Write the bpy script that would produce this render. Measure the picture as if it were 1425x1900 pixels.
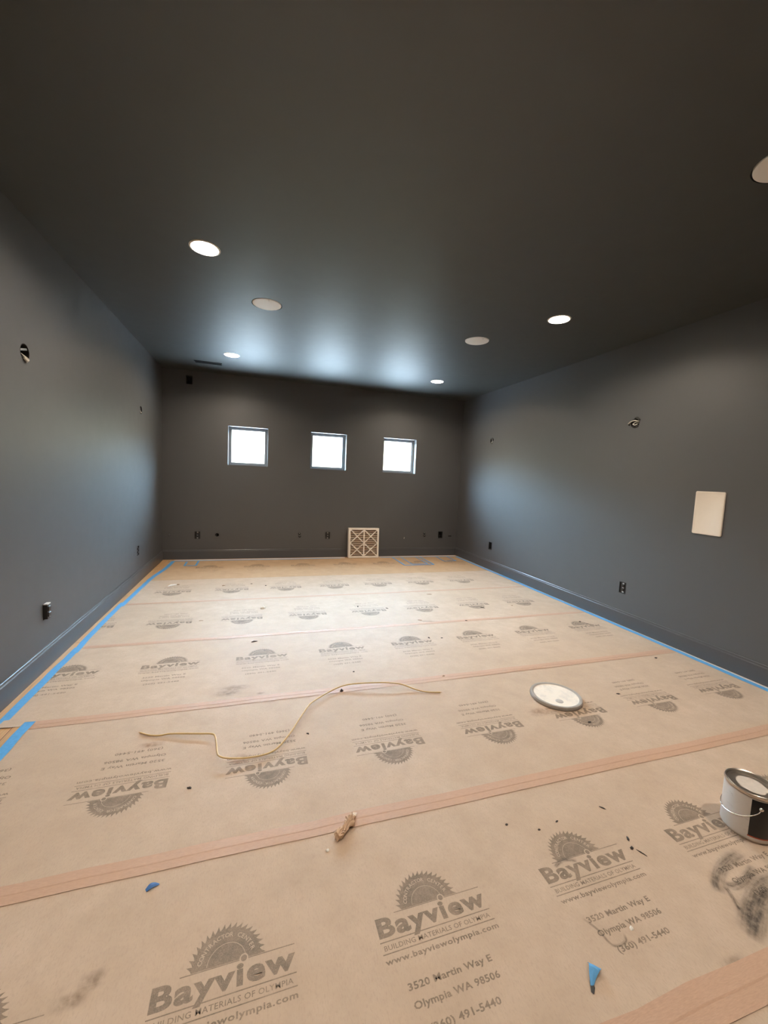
import bpy, bmesh, math, random
from mathutils import Vector, Matrix, noise
from math import sin, cos, pi, radians

C = bpy.context.scene
for o in list(bpy.data.objects):
    bpy.data.objects.remove(o)
col = C.collection

# ------------------------------------------------------------------ camera
YAW, PITCH, ROLL = 0.307318, -0.085712, 0.045346
cam = bpy.data.cameras.new('camera')
cam.sensor_fit = 'VERTICAL'
cam.lens_unit = 'FOV'
cam.angle = 2 * math.atan(950 / 748.745)
cam.clip_start = 0.02
camo = bpy.data.objects.new('camera', cam)
col.objects.link(camo)
cf = Vector((sin(YAW) * cos(PITCH), cos(YAW) * cos(PITCH), sin(PITCH)))
r0 = Vector((cos(YAW), -sin(YAW), 0))
u0 = r0.cross(cf)
cr = cos(ROLL) * r0 + sin(ROLL) * u0
cu = -sin(ROLL) * r0 + cos(ROLL) * u0
camo.matrix_world = Matrix(((cr.x, cu.x, -cf.x, 1.28672), (cr.y, cu.y, -cf.y, -6.48141), (cr.z, cu.z, -cf.z, 1.3435), (0, 0, 0, 1)))
C.camera = camo

# ------------------------------------------------------------------ light and exposure
C.view_settings.view_transform = 'Standard'
C.view_settings.look = 'None'
C.view_settings.gamma = 1.0
C.view_settings.use_curve_mapping = False
C.view_settings.exposure = 1.42
SKY_COLOR = (0.52, 0.77, 1.0, 1)
TREES_COLOR = (0.86, 0.90, 0.74, 1)
GROUND_COLOR = (0.64, 0.82, 1.0, 1)
SKY_STRENGTH, ZENITH_STRENGTH, TREES_STRENGTH, GROUND_STRENGTH = 76.0, 27.0, 3.5, 34.0
LAMP_COLOR = (1.0, 0.86, 0.71, 1)
LAMP_STRENGTH = 245.0

# daylight outside: pale blue sky, a dim belt of trees below the horizon, bright ground close to the house
w = bpy.data.worlds.new('daylight')
C.world = w
w.use_nodes = True
nt = w.node_tree
nt.nodes.clear()
wo = nt.nodes.new('ShaderNodeOutputWorld')
tc = nt.nodes.new('ShaderNodeTexCoord')
sx = nt.nodes.new('ShaderNodeSeparateXYZ')
nt.links.new(tc.outputs['Generated'], sx.inputs[0])
def world_layer(color, strength):
    b = nt.nodes.new('ShaderNodeBackground')
    b.inputs['Color'].default_value = color
    b.inputs['Strength'].default_value = strength
    return b.outputs[0]
def world_mix(lo, hi, a, b):
    r = nt.nodes.new('ShaderNodeMapRange')
    r.inputs['From Min'].default_value = lo
    r.inputs['From Max'].default_value = hi
    nt.links.new(sx.outputs['Z'], r.inputs['Value'])
    m = nt.nodes.new('ShaderNodeMixShader')
    nt.links.new(r.outputs[0], m.inputs[0]); nt.links.new(a, m.inputs[1]); nt.links.new(b, m.inputs[2])
    return m.outputs[0]
low = world_mix(-0.66, -0.24, world_layer(GROUND_COLOR, GROUND_STRENGTH), world_layer(TREES_COLOR, TREES_STRENGTH))
mid = world_mix(0.10, 0.40, low, world_layer(SKY_COLOR, SKY_STRENGTH))
nt.links.new(world_mix(0.48, 0.74, mid, world_layer(SKY_COLOR, ZENITH_STRENGTH)), wo.inputs[0])

C.cycles.max_bounces = 10
C.cycles.diffuse_bounces = 6
C.cycles.sample_clamp_indirect = 6.0
C.cycles.use_denoising = True

# ------------------------------------------------------------------ dimensions (metres)
W, H, T = 4.7251, 2.743, 0.014          # room between the baseboard faces, ceiling height, baseboard thickness
YN = -7.7                               # wall behind the camera
TH = 0.16                               # wall thickness
BB = 0.1413                             # baseboard height
ZP = 0.001                              # top of the floor paper
random.seed(7)

# ------------------------------------------------------------------ helpers
def tag(o, label=None, cat=None, group=None, kind=None):
    if label: o['label'] = label
    if cat: o['category'] = cat
    if group: o['group'] = group
    if kind: o['kind'] = kind
    return o

def empty(name, loc=(0, 0, 0), rot=(0, 0, 0)):
    o = bpy.data.objects.new(name, None)
    o.empty_display_size = 0.05
    o.location = loc
    o.rotation_euler = rot
    col.objects.link(o)
    return o

class MB:
    """collects vertices and faces for ONE mesh object"""
    def __init__(s):
        s.v, s.f, s.m = [], [], []
    def add(s, vs, fs, mi=0):
        k = len(s.v)
        s.v += [tuple(p) for p in vs]
        s.f += [tuple(i + k for i in f) for f in fs]
        s.m += [mi] * len(fs)
        return s
    def box(s, x0, x1, y0, y1, z0, z1, mi=0):
        vs = [(x, y, z) for z in (z0, z1) for y in (y0, y1) for x in (x0, x1)]
        return s.add(vs, [(0, 2, 3, 1), (4, 5, 7, 6), (0, 1, 5, 4), (2, 6, 7, 3), (0, 4, 6, 2), (1, 3, 7, 5)], mi)
    def lathe(s, prof, n=64, mi=0, closed=False, a0=0.0, a1=2 * pi):
        full = abs(a1 - a0 - 2 * pi) < 1e-6
        k = n if full else n + 1
        vs = []
        for (r, z) in prof:
            for i in range(k):
                a = a0 + (a1 - a0) * i / n
                vs.append((r * cos(a), r * sin(a), z))
        fs = []
        L = len(prof)
        for j in range(L if closed else L - 1):
            j2 = (j + 1) % L
            for i in range(n):
                i2 = (i + 1) % k
                fs.append((j * k + i, j * k + i2, j2 * k + i2, j2 * k + i))
        return s.add(vs, fs, mi)
    def disc(s, r, z, n=64, up=True, mi=0, c=(0, 0)):
        vs = [(c[0] + r * cos(2 * pi * i / n), c[1] + r * sin(2 * pi * i / n), z) for i in range(n)]
        f = tuple(range(n)) if up else tuple(reversed(range(n)))
        return s.add(vs, [f], mi)
    def tube(s, pts, r, n=8, mi=0):
        pts = [Vector(p) for p in pts]
        vs, fs = [], []
        ref = None
        for i, p in enumerate(pts):
            t = (pts[min(i + 1, len(pts) - 1)] - pts[max(i - 1, 0)]).normalized()
            if ref is None:
                ref = Vector((0, 0, 1)) if abs(t.z) < 0.9 else Vector((1, 0, 0))
            a = (ref - t * ref.dot(t)).normalized()
            ref = a
            b = t.cross(a)
            rr = r[i] if isinstance(r, (list, tuple)) else r
            for k in range(n):
                an = 2 * pi * k / n
                vs.append(p + a * (rr * cos(an)) + b * (rr * sin(an)))
        for i in range(len(pts) - 1):
            for k in range(n):
                k2 = (k + 1) % n
                fs.append((i * n + k, i * n + k2, (i + 1) * n + k2, (i + 1) * n + k))
        fs.append(tuple(reversed(range(n))))
        fs.append(tuple((len(pts) - 1) * n + k for k in range(n)))
        return s.add(vs, fs, mi)
    def xf(s, M):
        s.v = [tuple(M @ Vector(p)) for p in s.v]
        return s
    def build(s, name, mats, parent=None, smooth=False, bevel=0.0, seg=2, angle=40):
        me = bpy.data.meshes.new(name)
        me.from_pydata(s.v, [], s.f)
        for m in (mats if isinstance(mats, (list, tuple)) else [mats]):
            me.materials.append(m)
        me.polygons.foreach_set('material_index', s.m)
        bm = bmesh.new(); bm.from_mesh(me)
        bmesh.ops.recalc_face_normals(bm, faces=bm.faces)
        if bevel:
            es = [e for e in bm.edges if len(e.link_faces) == 2 and e.calc_face_angle(0) > radians(35)]
            bmesh.ops.bevel(bm, geom=es, offset=bevel, segments=seg, affect='EDGES', profile=0.6, clamp_overlap=True)
        if smooth:
            for f in bm.faces: f.smooth = True
            for e in bm.edges:
                if len(e.link_faces) == 2 and e.calc_face_angle(0) > radians(angle): e.smooth = False
        bm.to_mesh(me); bm.free()
        me.update()
        o = bpy.data.objects.new(name, me)
        col.objects.link(o)
        if parent: o.parent = parent
        return o

def smooth_path(pts, sub=6):
    P = [Vector(p) for p in pts]
    out = []
    for i in range(len(P) - 1):
        p0, p1, p2, p3 = P[max(i - 1, 0)], P[i], P[i + 1], P[min(i + 2, len(P) - 1)]
        for k in range(sub):
            t = k / sub
            out.append(0.5 * ((2 * p1) + (p2 - p0) * t + (2 * p0 - 5 * p1 + 4 * p2 - p3) * t * t + (3 * p1 - p0 - 3 * p2 + p3) * t ** 3))
    out.append(P[-1])
    return out

# ------------------------------------------------------------------ materials
class NT:
    def __init__(s, name):
        s.m = bpy.data.materials.new(name)
        s.m.use_nodes = True
        s.t = s.m.node_tree
        s.t.nodes.clear()
        s.out = s.n('ShaderNodeOutputMaterial')
        s.b = s.n('ShaderNodeBsdfPrincipled')
        s.l(s.b.outputs[0], s.out.inputs[0])
        s.tc = s.n('ShaderNodeTexCoord')
    def n(s, k, **kw):
        x = s.t.nodes.new(k)
        for a, v in kw.items(): setattr(x, a, v)
        return x
    def l(s, a, b): s.t.links.new(a, b)
    def noise(s, scale, detail=4, rough=0.5, stretch=None, coord='Object'):
        x = s.n('ShaderNodeTexNoise')
        x.inputs['Scale'].default_value = scale
        x.inputs['Detail'].default_value = detail
        x.inputs['Roughness'].default_value = rough
        src = s.tc.outputs[coord]
        if stretch:
            mp = s.n('ShaderNodeMapping'); mp.inputs['Scale'].default_value = stretch
            s.l(src, mp.inputs[0]); src = mp.outputs[0]
        s.l(src, x.inputs['Vector'])
        return x.outputs['Fac']
    def ramp(s, fac, a, b, ca=(0, 0, 0, 1), cb=(1, 1, 1, 1)):
        x = s.n('ShaderNodeValToRGB')
        x.color_ramp.elements[0].position = a; x.color_ramp.elements[0].color = ca
        x.color_ramp.elements[1].position = b; x.color_ramp.elements[1].color = cb
        s.l(fac, x.inputs[0])
        return x.outputs[0]
    def mix(s, fac, a, b):
        x = s.n('ShaderNodeMix', data_type='RGBA')
        for val, i in ((fac, 0), (a, 6), (b, 7)):
            if hasattr(val, 'links'): s.l(val, x.inputs[i])
            else: x.inputs[i].default_value = val
        return x.outputs[2]
    def bump(s, h, strength=0.2, dist=0.001):
        x = s.n('ShaderNodeBump')
        x.inputs['Strength'].default_value = strength
        x.inputs['Distance'].default_value = dist
        s.l(h, x.inputs['Height'])
        s.l(x.outputs[0], s.b.inputs['Normal'])
    def set(s, **kw):
        names = dict(color='Base Color', rough='Roughness', metal='Metallic', spec='Specular IOR Level', alpha='Alpha', coat='Coat Weight', coatr='Coat Roughness')
        for k, v in kw.items():
            i = s.b.inputs[names[k]]
            if hasattr(v, 'links'): s.l(v, i)
            else: i.default_value = v
        return s

def rgb(r, g, b):
    f = lambda c: c / 255 / 12.92 if c / 255 <= 0.04045 else ((c / 255 + 0.055) / 1.055) ** 2.4
    return (f(r), f(g), f(b), 1)

def simple(name, c, rough=0.5, metal=0.0, spec=0.5, var=0.06, scale=40):
    k = NT(name)
    f = k.noise(scale, 3)
    k.set(color=k.mix(f, tuple(x * (1 - var) for x in c[:3]) + (1,), tuple(min(1, x * (1 + var)) for x in c[:3]) + (1,)), rough=rough, metal=metal, spec=spec)
    return k.m

PAINT = (0.078, 0.079, 0.082)
def paint(name, rough=0.42, c=PAINT, spec=0.5):
    k = NT(name)
    big = k.noise(1.3, 5, 0.6)
    c1 = tuple(x * 0.93 for x in c) + (1,); c2 = tuple(x * 1.07 for x in c) + (1,)
    k.set(color=k.mix(big, c1, c2), spec=spec)
    rv = k.noise(9, 4, 0.6)
    mrn = k.n('ShaderNodeMapRange'); mrn.inputs['To Min'].default_value = rough - 0.03; mrn.inputs['To Max'].default_value = rough + 0.04
    k.l(rv, mrn.inputs['Value']); k.set(rough=mrn.outputs[0])
    k.bump(k.noise(260, 3, 0.6), 0.12, 0.0006)
    return k.m

M = {}
M['wall'] = paint('charcoal_wall_paint', 0.49, c=(0.079, 0.079, 0.080), spec=0.74)
M['ceiling'] = paint('charcoal_ceiling_paint', 0.53, c=(0.036, 0.038, 0.033), spec=0.92)
M['trim'] = paint('charcoal_trim_paint', 0.30)

def paper(name, base, light, rough, spec, red=0.0, flecks=0.5):
    k = NT(name)
    big = k.noise(1.1, 6, 0.65)
    mid = k.noise(7, 6, 0.7)
    fib = k.noise(240, 3, 0.7, (1, 0.35, 1))
    c = k.mix(k.ramp(big, 0.32, 0.68), base, light)
    c = k.mix(k.ramp(mid, 0.35, 0.75), c, tuple(x * 0.90 for x in base[:3]) + (1,))
    dark = tuple(x * 0.80 for x in base[:3]) + (1,)
    c = k.mix(k.ramp(fib, 0.50, 0.95), c, dark)
    # scuffs and grime blotches
    gr = k.noise(3.2, 9, 0.78)
    c = k.mix(k.ramp(gr, 0.60, 0.80, (0, 0, 0, 1), (0.35, 0.35, 0.35, 1)), c, (base[0] * 0.55, base[1] * 0.48, base[2] * 0.42, 1))
    st = k.noise(26, 8, 0.8, (1.0, 3.0, 1))
    c = k.mix(k.ramp(st, 0.70, 0.78, (0, 0, 0, 1), (flecks, flecks, flecks, 1)), c, (0.12, 0.09, 0.07, 1))
    rv = k.noise(5, 5, 0.6)
    mrn = k.n('ShaderNodeMapRange'); mrn.inputs['To Min'].default_value = rough - 0.06; mrn.inputs['To Max'].default_value = rough + 0.08
    k.l(rv, mrn.inputs['Value'])
    k.set(color=c, rough=mrn.outputs[0], spec=spec)
    k.bump(k.noise(14, 6, 0.6), 0.10, 0.004)
    return k.m

KR = (0.520, 0.388, 0.285, 1)
KRL = (0.595, 0.458, 0.352, 1)
M['paper'] = paper('coated_kraft_paper', KR, KRL, 0.58, 0.11)
M['paper_shiny'] = paper('shiny_kraft_paper', KR, KRL, 0.56, 0.12)
M['paper_plain'] = paper('uncoated_kraft_paper', (0.52, 0.345, 0.205, 1), (0.57, 0.39, 0.245, 1), 0.75, 0.15, flecks=0.3)

def ink(name, base, inkc, rough, spec):
    k = NT(name)
    a = k.noise(420, 4, 0.75)
    b = k.noise(16, 5, 0.7)
    f1 = k.ramp(a, 0.30, 0.56, (0.55, 0.55, 0.55, 1), (1, 1, 1, 1))
    f2 = k.ramp(b, 0.30, 0.62, (0.52, 0.52, 0.52, 1), (0.86, 0.86, 0.86, 1))
    mm = k.n('ShaderNodeMath', operation='MULTIPLY')
    k.l(f1, mm.inputs[0]); k.l(f2, mm.inputs[1])
    k.set(color=k.mix(mm.outputs[0], base, inkc), rough=rough, spec=spec)
    return k.m
M['ink'] = ink('worn_grey_ink', KR, (0.125, 0.100, 0.078, 1), 0.58, 0.11)
M['ink_plain'] = ink('worn_grey_ink_plain', (0.52, 0.345, 0.205, 1), (0.22, 0.155, 0.10, 1), 0.7, 0.2)

def decal(name, c, dens, streaky):
    k = NT(name)
    sep = k.n('ShaderNodeSeparateXYZ'); k.l(k.tc.outputs['UV'], sep.inputs[0])
    def tri(o, soft):
        a = k.n('ShaderNodeMath', operation='SUBTRACT'); a.inputs[1].default_value = 0.5; k.l(o, a.inputs[0])
        b = k.n('ShaderNodeMath', operation='ABSOLUTE'); k.l(a.outputs[0], b.inputs[0])
        d = k.n('ShaderNodeMapRange', interpolation_type='SMOOTHSTEP'); d.inputs['From Min'].default_value = 0.5; d.inputs['From Max'].default_value = soft
        k.l(b.outputs[0], d.inputs['Value']); return d.outputs[0]
    m1 = k.n('ShaderNodeMath', operation='MULTIPLY'); k.l(tri(sep.outputs[0], 0.30 if streaky else 0.05), m1.inputs[0]); k.l(tri(sep.outputs[1], 0.05), m1.inputs[1])
    if streaky:
        n1 = k.ramp(k.noise(1.0, 6, 0.6, (1.6, 4.5, 1.0), 'UV'), 0.24, 0.70)
        n2 = k.ramp(k.noise(45, 6, 0.65), 0.28, 0.60, (0.35, 0.35, 0.35, 1), (1, 1, 1, 1))
        mm = k.n('ShaderNodeMath', operation='MULTIPLY'); k.l(n1, mm.inputs[0]); k.l(n2, mm.inputs[1]); nz = mm.outputs[0]
    else:
        nz = k.ramp(k.noise(38, 6, 0.6), 0.25, 0.75)
    m2 = k.n('ShaderNodeMath', operation='MULTIPLY'); k.l(m1.outputs[0], m2.inputs[0]); k.l(nz, m2.inputs[1])
    m3 = k.n('ShaderNodeMath', operation='MULTIPLY'); m3.inputs[1].default_value = dens; k.l(m2.outputs[0], m3.inputs[0])
    k.set(color=c, rough=0.6, alpha=m3.outputs[0])
    return k.m
M['smear'] = decal('dark_paint_smear', (0.060, 0.057, 0.050, 1), 0.85, True)
M['stain'] = decal('brown_stain', (0.22, 0.14, 0.085, 1), 0.50, False)
M['rust'] = decal('orange_stain', (0.46, 0.25, 0.12, 1), 0.55, False)

def wood():
    k = NT('orange_wood_floor')
    g = k.noise(6, 7, 0.65, (14, 0.6, 1))
    c = k.mix(k.ramp(g, 0.3, 0.7), (0.50, 0.27, 0.115, 1), (0.68, 0.42, 0.21, 1))
    br = k.n('ShaderNodeTexBrick'); br.inputs['Scale'].default_value = 1
    br.inputs['Brick Width'].default_value = 1.2; br.inputs['Row Height'].default_value = 0.13; br.inputs['Mortar Size'].default_value = 0.002
    br.inputs['Color1'].default_value = (1, 1, 1, 1); br.inputs['Color2'].default_value = (0.85, 0.85, 0.85, 1); br.inputs['Mortar'].default_value = (0.25, 0.2, 0.15, 1)
    mp = k.n('ShaderNodeMapping'); mp.inputs['Rotation'].default_value = (0, 0, pi / 2)
    k.l(k.tc.outputs['Object'], mp.inputs[0]); k.l(mp.outputs[0], br.inputs['Vector'])
    x = k.n('ShaderNodeMix', data_type='RGBA', blend_type='MULTIPLY'); x.inputs[0].default_value = 1
    k.l(c, x.inputs[6]); k.l(br.outputs[0], x.inputs[7])
    k.set(color=x.outputs[2], rough=0.38)
    return k.m
M['wood'] = wood()

def tape(name, c, rough, stretch=(1, 1, 1), var=0.12, sc=60):
    k = NT(name)
    f = k.noise(sc, 5, 0.7, stretch)
    g = k.noise(2.2, 4)
    a = k.mix(k.ramp(f, 0.3, 0.7), tuple(x * (1 - var) for x in c) + (1,), tuple(min(1, x * (1 + var)) for x in c) + (1,))
    a = k.mix(k.ramp(g, 0.35, 0.75, (0, 0, 0, 1), (0.5, 0.5, 0.5, 1)), a, tuple(min(1, x * 1.15) for x in c) + (1,))
    k.set(color=a, rough=rough)
    k.bump(f, 0.25, 0.0008)
    return k.m
M['blue'] = tape('blue_painters_tape', (0.095, 0.345, 0.66), 0.5)
M['blue_dark'] = tape('blue_tape_shadow_side', (0.05, 0.16, 0.42), 0.5)  # darker copy of the tape blue, with shade put into the colour
M['seam'] = tape('tan_seam_tape', (0.490, 0.305, 0.205), 0.60, (1, 6, 1))
M['white_strip'] = tape('whitish_strip', (0.66, 0.56, 0.52), 0.5)  # whitish strips along the foot of the baseboards
M['white'] = simple('white_plastic', (0.72, 0.70, 0.66), 0.35, var=0.02)
M['plate'] = simple('white_cover_plate', (0.80, 0.72, 0.62), 0.32, var=0.02)
M['baffle'] = simple('white_baffle', (0.78, 0.76, 0.70), 0.5, var=0.02)
M['speaker'] = simple('white_speaker_cover', (0.86, 0.84, 0.80), 0.6, var=0.02)
M['black'] = simple('black_plastic', (0.012, 0.012, 0.012), 0.5)
M['device'] = simple('charcoal_device', (0.028, 0.027, 0.027), 0.35)
M['hole'] = simple('dark_box_inside', (0.010, 0.009, 0.008), 0.8)
M['frame'] = simple('bronze_window_frame', (0.17, 0.175, 0.18), 0.35)
M['tin'] = simple('tinplate', (0.62, 0.56, 0.50), 0.28, 1.0)
M['steel'] = simple('bright_steel', (0.75, 0.74, 0.72), 0.25, 1.0)
M['galv'] = simple('galvanised_steel', (0.55, 0.55, 0.55), 0.4, 1.0)
M['wire_white'] = simple('white_cable_jacket', (0.55, 0.52, 0.46), 0.5)
M['wire_black'] = simple('black_wire', (0.015, 0.014, 0.013), 0.45)
M['copper'] = simple('copper_wire', (0.72, 0.38, 0.2), 0.35, 1.0)
M['cable'] = simple('yellow_cable_jacket', (0.62, 0.43, 0.19), 0.4, var=0.15, scale=30)
M['kraft_wad'] = simple('crumpled_kraft', (0.60, 0.41, 0.27), 0.55, var=0.15, scale=30)
M['card'] = simple('white_cardboard', (0.86, 0.79, 0.70), 0.6, var=0.03)
M['pleat'] = simple('filter_media', (0.70, 0.59, 0.48), 0.85, var=0.06)
M['chip'] = simple('dark_chip', (0.035, 0.025, 0.02), 0.6)
M['chip_tan'] = simple('tan_chip', (0.30, 0.19, 0.11), 0.7)
M['chip_white'] = simple('white_chip', (0.80, 0.76, 0.70), 0.6)
M['label_black'] = simple('black_label', (0.006, 0.006, 0.007), 0.35)
M['label_red'] = simple('red_label_edge', (0.42, 0.07, 0.025), 0.4)

def can_label():
    k = NT('white_can_label')
    f = k.ramp(k.noise(22, 6, 0.7, (1, 1, 3)), 0.60, 0.74, (0, 0, 0, 1), (0.55, 0.55, 0.55, 1))
    k.set(color=k.mix(f, (0.66, 0.62, 0.58, 1), (0.30, 0.26, 0.23, 1)), rough=0.35)
    return k.m
M['can_label'] = can_label()

def lid_paint():
    k = NT('paint_smeared_lid')
    f = k.ramp(k.noise(11, 8, 0.75), 0.50, 0.70, (0, 0, 0, 1), (0.7, 0.7, 0.7, 1))
    g = k.ramp(k.noise(60, 5, 0.7), 0.6, 0.8, (0, 0, 0, 1), (0.6, 0.6, 0.6, 1))
    c = k.mix(f, (0.84, 0.76, 0.66, 1), (0.55, 0.51, 0.47, 1))
    k.set(color=k.mix(g, c, (0.45, 0.42, 0.40, 1)), rough=0.5)
    return k.m
M['lid_paint'] = lid_paint()

def glass():
    k = NT('window_glass')
    tr = k.n('ShaderNodeBsdfTransparent'); tr.inputs[0].default_value = (0.96, 0.98, 0.98, 1)
    gl = k.n('ShaderNodeBsdfGlossy'); gl.inputs['Roughness'].default_value = 0.02
    fr = k.n('ShaderNodeFresnel'); fr.inputs['IOR'].default_value = 1.45
    ms = k.n('ShaderNodeMixShader')
    ge = k.n('ShaderNodeNewGeometry')
    inv = k.n('ShaderNodeMath', operation='SUBTRACT'); inv.inputs[0].default_value = 1.0; k.l(ge.outputs['Backfacing'], inv.inputs[1])
    mu = k.n('ShaderNodeMath', operation='MULTIPLY'); k.l(fr.outputs[0], mu.inputs[0]); k.l(inv.outputs[0], mu.inputs[1])
    k.l(mu.outputs[0], ms.inputs[0]); k.l(tr.outputs[0], ms.inputs[1]); k.l(gl.outputs[0], ms.inputs[2])
    k.l(ms.outputs[0], k.out.inputs[0])
    return k.m
M['glass'] = glass()

def lamp():
    k = NT('lit_lens')
    e = k.n('ShaderNodeEmission'); e.inputs['Color'].default_value = LAMP_COLOR; e.inputs['Strength'].default_value = LAMP_STRENGTH
    k.l(e.outputs[0], k.out.inputs[0])
    return k.m
M['lamp'] = lamp()

# ------------------------------------------------------------------ fittings laid out (they also cut the walls)
WINDOWS = [(0.867, 1.436), (2.088, 2.660), (3.290, 3.874)]
WZ0, WZ1 = 1.425, 2.001
LIGHTS = [(0.945, -3.545, 'lit round recessed ceiling light with bright streak, near the left wall'),
          (0.967, -1.075, 'small lit recessed ceiling light in the far left corner of the ceiling'),
          (3.706, -3.520, 'lit recessed ceiling light in front of the right wall, nearer of that row'),
          (3.722, -1.045, 'small lit recessed ceiling light above the rightmost window'),
          (0.945, -6.02, 'unseen recessed ceiling light added behind the viewpoint for the near floor, left row'),
          (3.706, -6.00, 'unseen recessed ceiling light added behind the viewpoint for the near floor, right row')]  # unseen rear pair, added to light the near floor; spacing follows the visible rows
SPEAKERS = [(1.341, -2.805, 'white round ceiling speaker cover beside the near left recessed light'),
            (3.362, -2.760, 'white round ceiling speaker cover between the two right recessed lights'),
            (3.405, -5.235, 'white round ceiling speaker cover cut off by the right edge of the photo')]
# wall boxes: wall, along, z, kind
BOXES = [('left', -3.540, 1.972, 'round_wires', 'open round sconce box with wires on the left wall, nearer the viewer'),
         ('left', -1.070, 1.994, 'round_plain', 'small open sconce box far down the left wall'),
         ('right', -3.440, 1.970, 'round_wires2', 'open round sconce box with curled cable on the right wall above the white panel'),
         ('right', -0.950, 1.981, 'round_plain', 'small open sconce box at the far end of the right wall'),
         ('left', -3.385, 0.375, 'proud', 'dark outlet with bright top edge low on the left wall, nearer the viewer'),
         ('left', -1.230, 0.370, 'outlet', 'dark outlet low on the left wall near the far corner'),
         ('right', -3.477, 0.367, 'outlet', 'black outlet low on the right wall, nearer the white panel'),
         ('right', -1.100, 0.364, 'open', 'black open outlet box low on the right wall near the far corner'),
         ('far', 0.456, 0.362, 'outlet', 'dark outlet low on the far wall below the left window, leftmost outlet'),
         ('far', 2.402, 0.357, 'outlet', 'dark outlet low on the far wall just left of the white air filter'),
         ('far', 4.420, 0.368, 'open', 'black open outlet box low on the far wall near the right corner'),
         ('far', 0.338, 2.606, 'open', 'black open box high on the far wall under the ceiling'),
         ('far', 0.728, 0.367, 'ring', 'round dark cable outlet beside the leftmost outlet on the far wall'),
         ('far', 1.950, 0.363, 'jack', 'small two-hole cable outlet on the far wall below the middle window'),
         ('far', 4.112, 0.372, 'jack', 'pale two-hole cable outlet on the far wall below the right window'),
         ('far', 4.606, 0.349, 'slit', 'thin dark cable slot on the far wall closest to the right corner'),
         ('far', 3.733, 0.324, 'stub', 'tiny painted cable stub on the far wall right of the air filter'),
         ('far', 0.083, 0.372, 'stub', 'tiny painted cable stub on the far wall in the left corner')]
PL = {'left': -T, 'right': W + T, 'far': T}

def wall_matrix(wall, along, z):
    """local x = along the wall seen from inside (rightwards), y = into the room, z = up"""
    if wall == 'far':
        return Matrix(((1, 0, 0, along), (0, -1, 0, T), (0, 0, 1, z), (0, 0, 0, 1))) @ Matrix.Diagonal((-1, 1, 1, 1)) if False else Matrix.Translation((along, T, z)) @ Matrix.Rotation(pi, 4, 'Z')
    if wall == 'left':
        return Matrix.Translation((-T, along, z)) @ Matrix.Rotation(-pi / 2, 4, 'Z')
    return Matrix.Translation((W + T, along, z)) @ Matrix.Rotation(pi / 2, 4, 'Z')

BOX_HALF = {'outlet': (0.034, 0.052), 'open': (0.040, 0.058), 'proud': (0.034, 0.052)}
ROUND_R = {'round_wires': 0.050, 'round_wires2': 0.047, 'round_plain': 0.046, 'ring': 0.026, 'jack': 0.0, 'slit': 0.0, 'stub': 0.0}

def cylinder_cutter(mb, Mx, r, depth, n=40):
    """axis along local y, from +0.01 (room) to -depth"""
    vs, fs = [], []
    for y in (0.01, -depth):
        for i in range(n):
            a = 2 * pi * i / n
            vs.append(Mx @ Vector((r * cos(a), y, r * sin(a))))
    fs.append(tuple(range(n))); fs.append(tuple(range(2 * n - 1, n - 1, -1)))
    for i in range(n):
        j = (i + 1) % n
        fs.append((i, i + n, j + n, j))
    mb.add(vs, fs)

def cut(o, mb):
    cutter = mb.build('cutter', M['wall'])
    md = o.modifiers.new('cut', 'BOOLEAN')
    md.operation = 'DIFFERENCE'; md.solver = 'EXACT'; md.object = cutter
    bpy.context.view_layer.update()
    dg = bpy.context.evaluated_depsgraph_get()
    me = bpy.data.meshes.new_from_object(o.evaluated_get(dg))
    o.modifiers.clear()
    old = o.data
    o.data = me
    me.name = old.name
    bpy.data.objects.remove(cutter)

def structure(o, label, cat):
    return tag(o, label, cat, kind='structure')

# ------------------------------------------------------------------ room shell
floor = MB().box(-T - TH, W + T + TH, YN - TH, T + TH, -0.1, 0).build('floor', M['wood'])
structure(floor, 'orange wood floor showing in a strip beside the left baseboard', 'floor')

ceil = MB().box(-T - TH, W + T + TH, YN - TH, T + TH, H, H + 0.2).build('ceiling', M['ceiling'])
structure(ceil, 'flat ceiling painted dark charcoal with recessed lights', 'ceiling')
cb = MB()
for x, y, _ in LIGHTS:
    cylinder_cutter(cb, Matrix.Translation((x, y, H)) @ Matrix.Rotation(-pi / 2, 4, 'X'), 0.083, 0.12)
for x, y, _ in SPEAKERS:
    cylinder_cutter(cb, Matrix.Translation((x, y, H)) @ Matrix.Rotation(-pi / 2, 4, 'X'), 0.124, 0.05, 56)
cut(ceil, cb)

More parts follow.
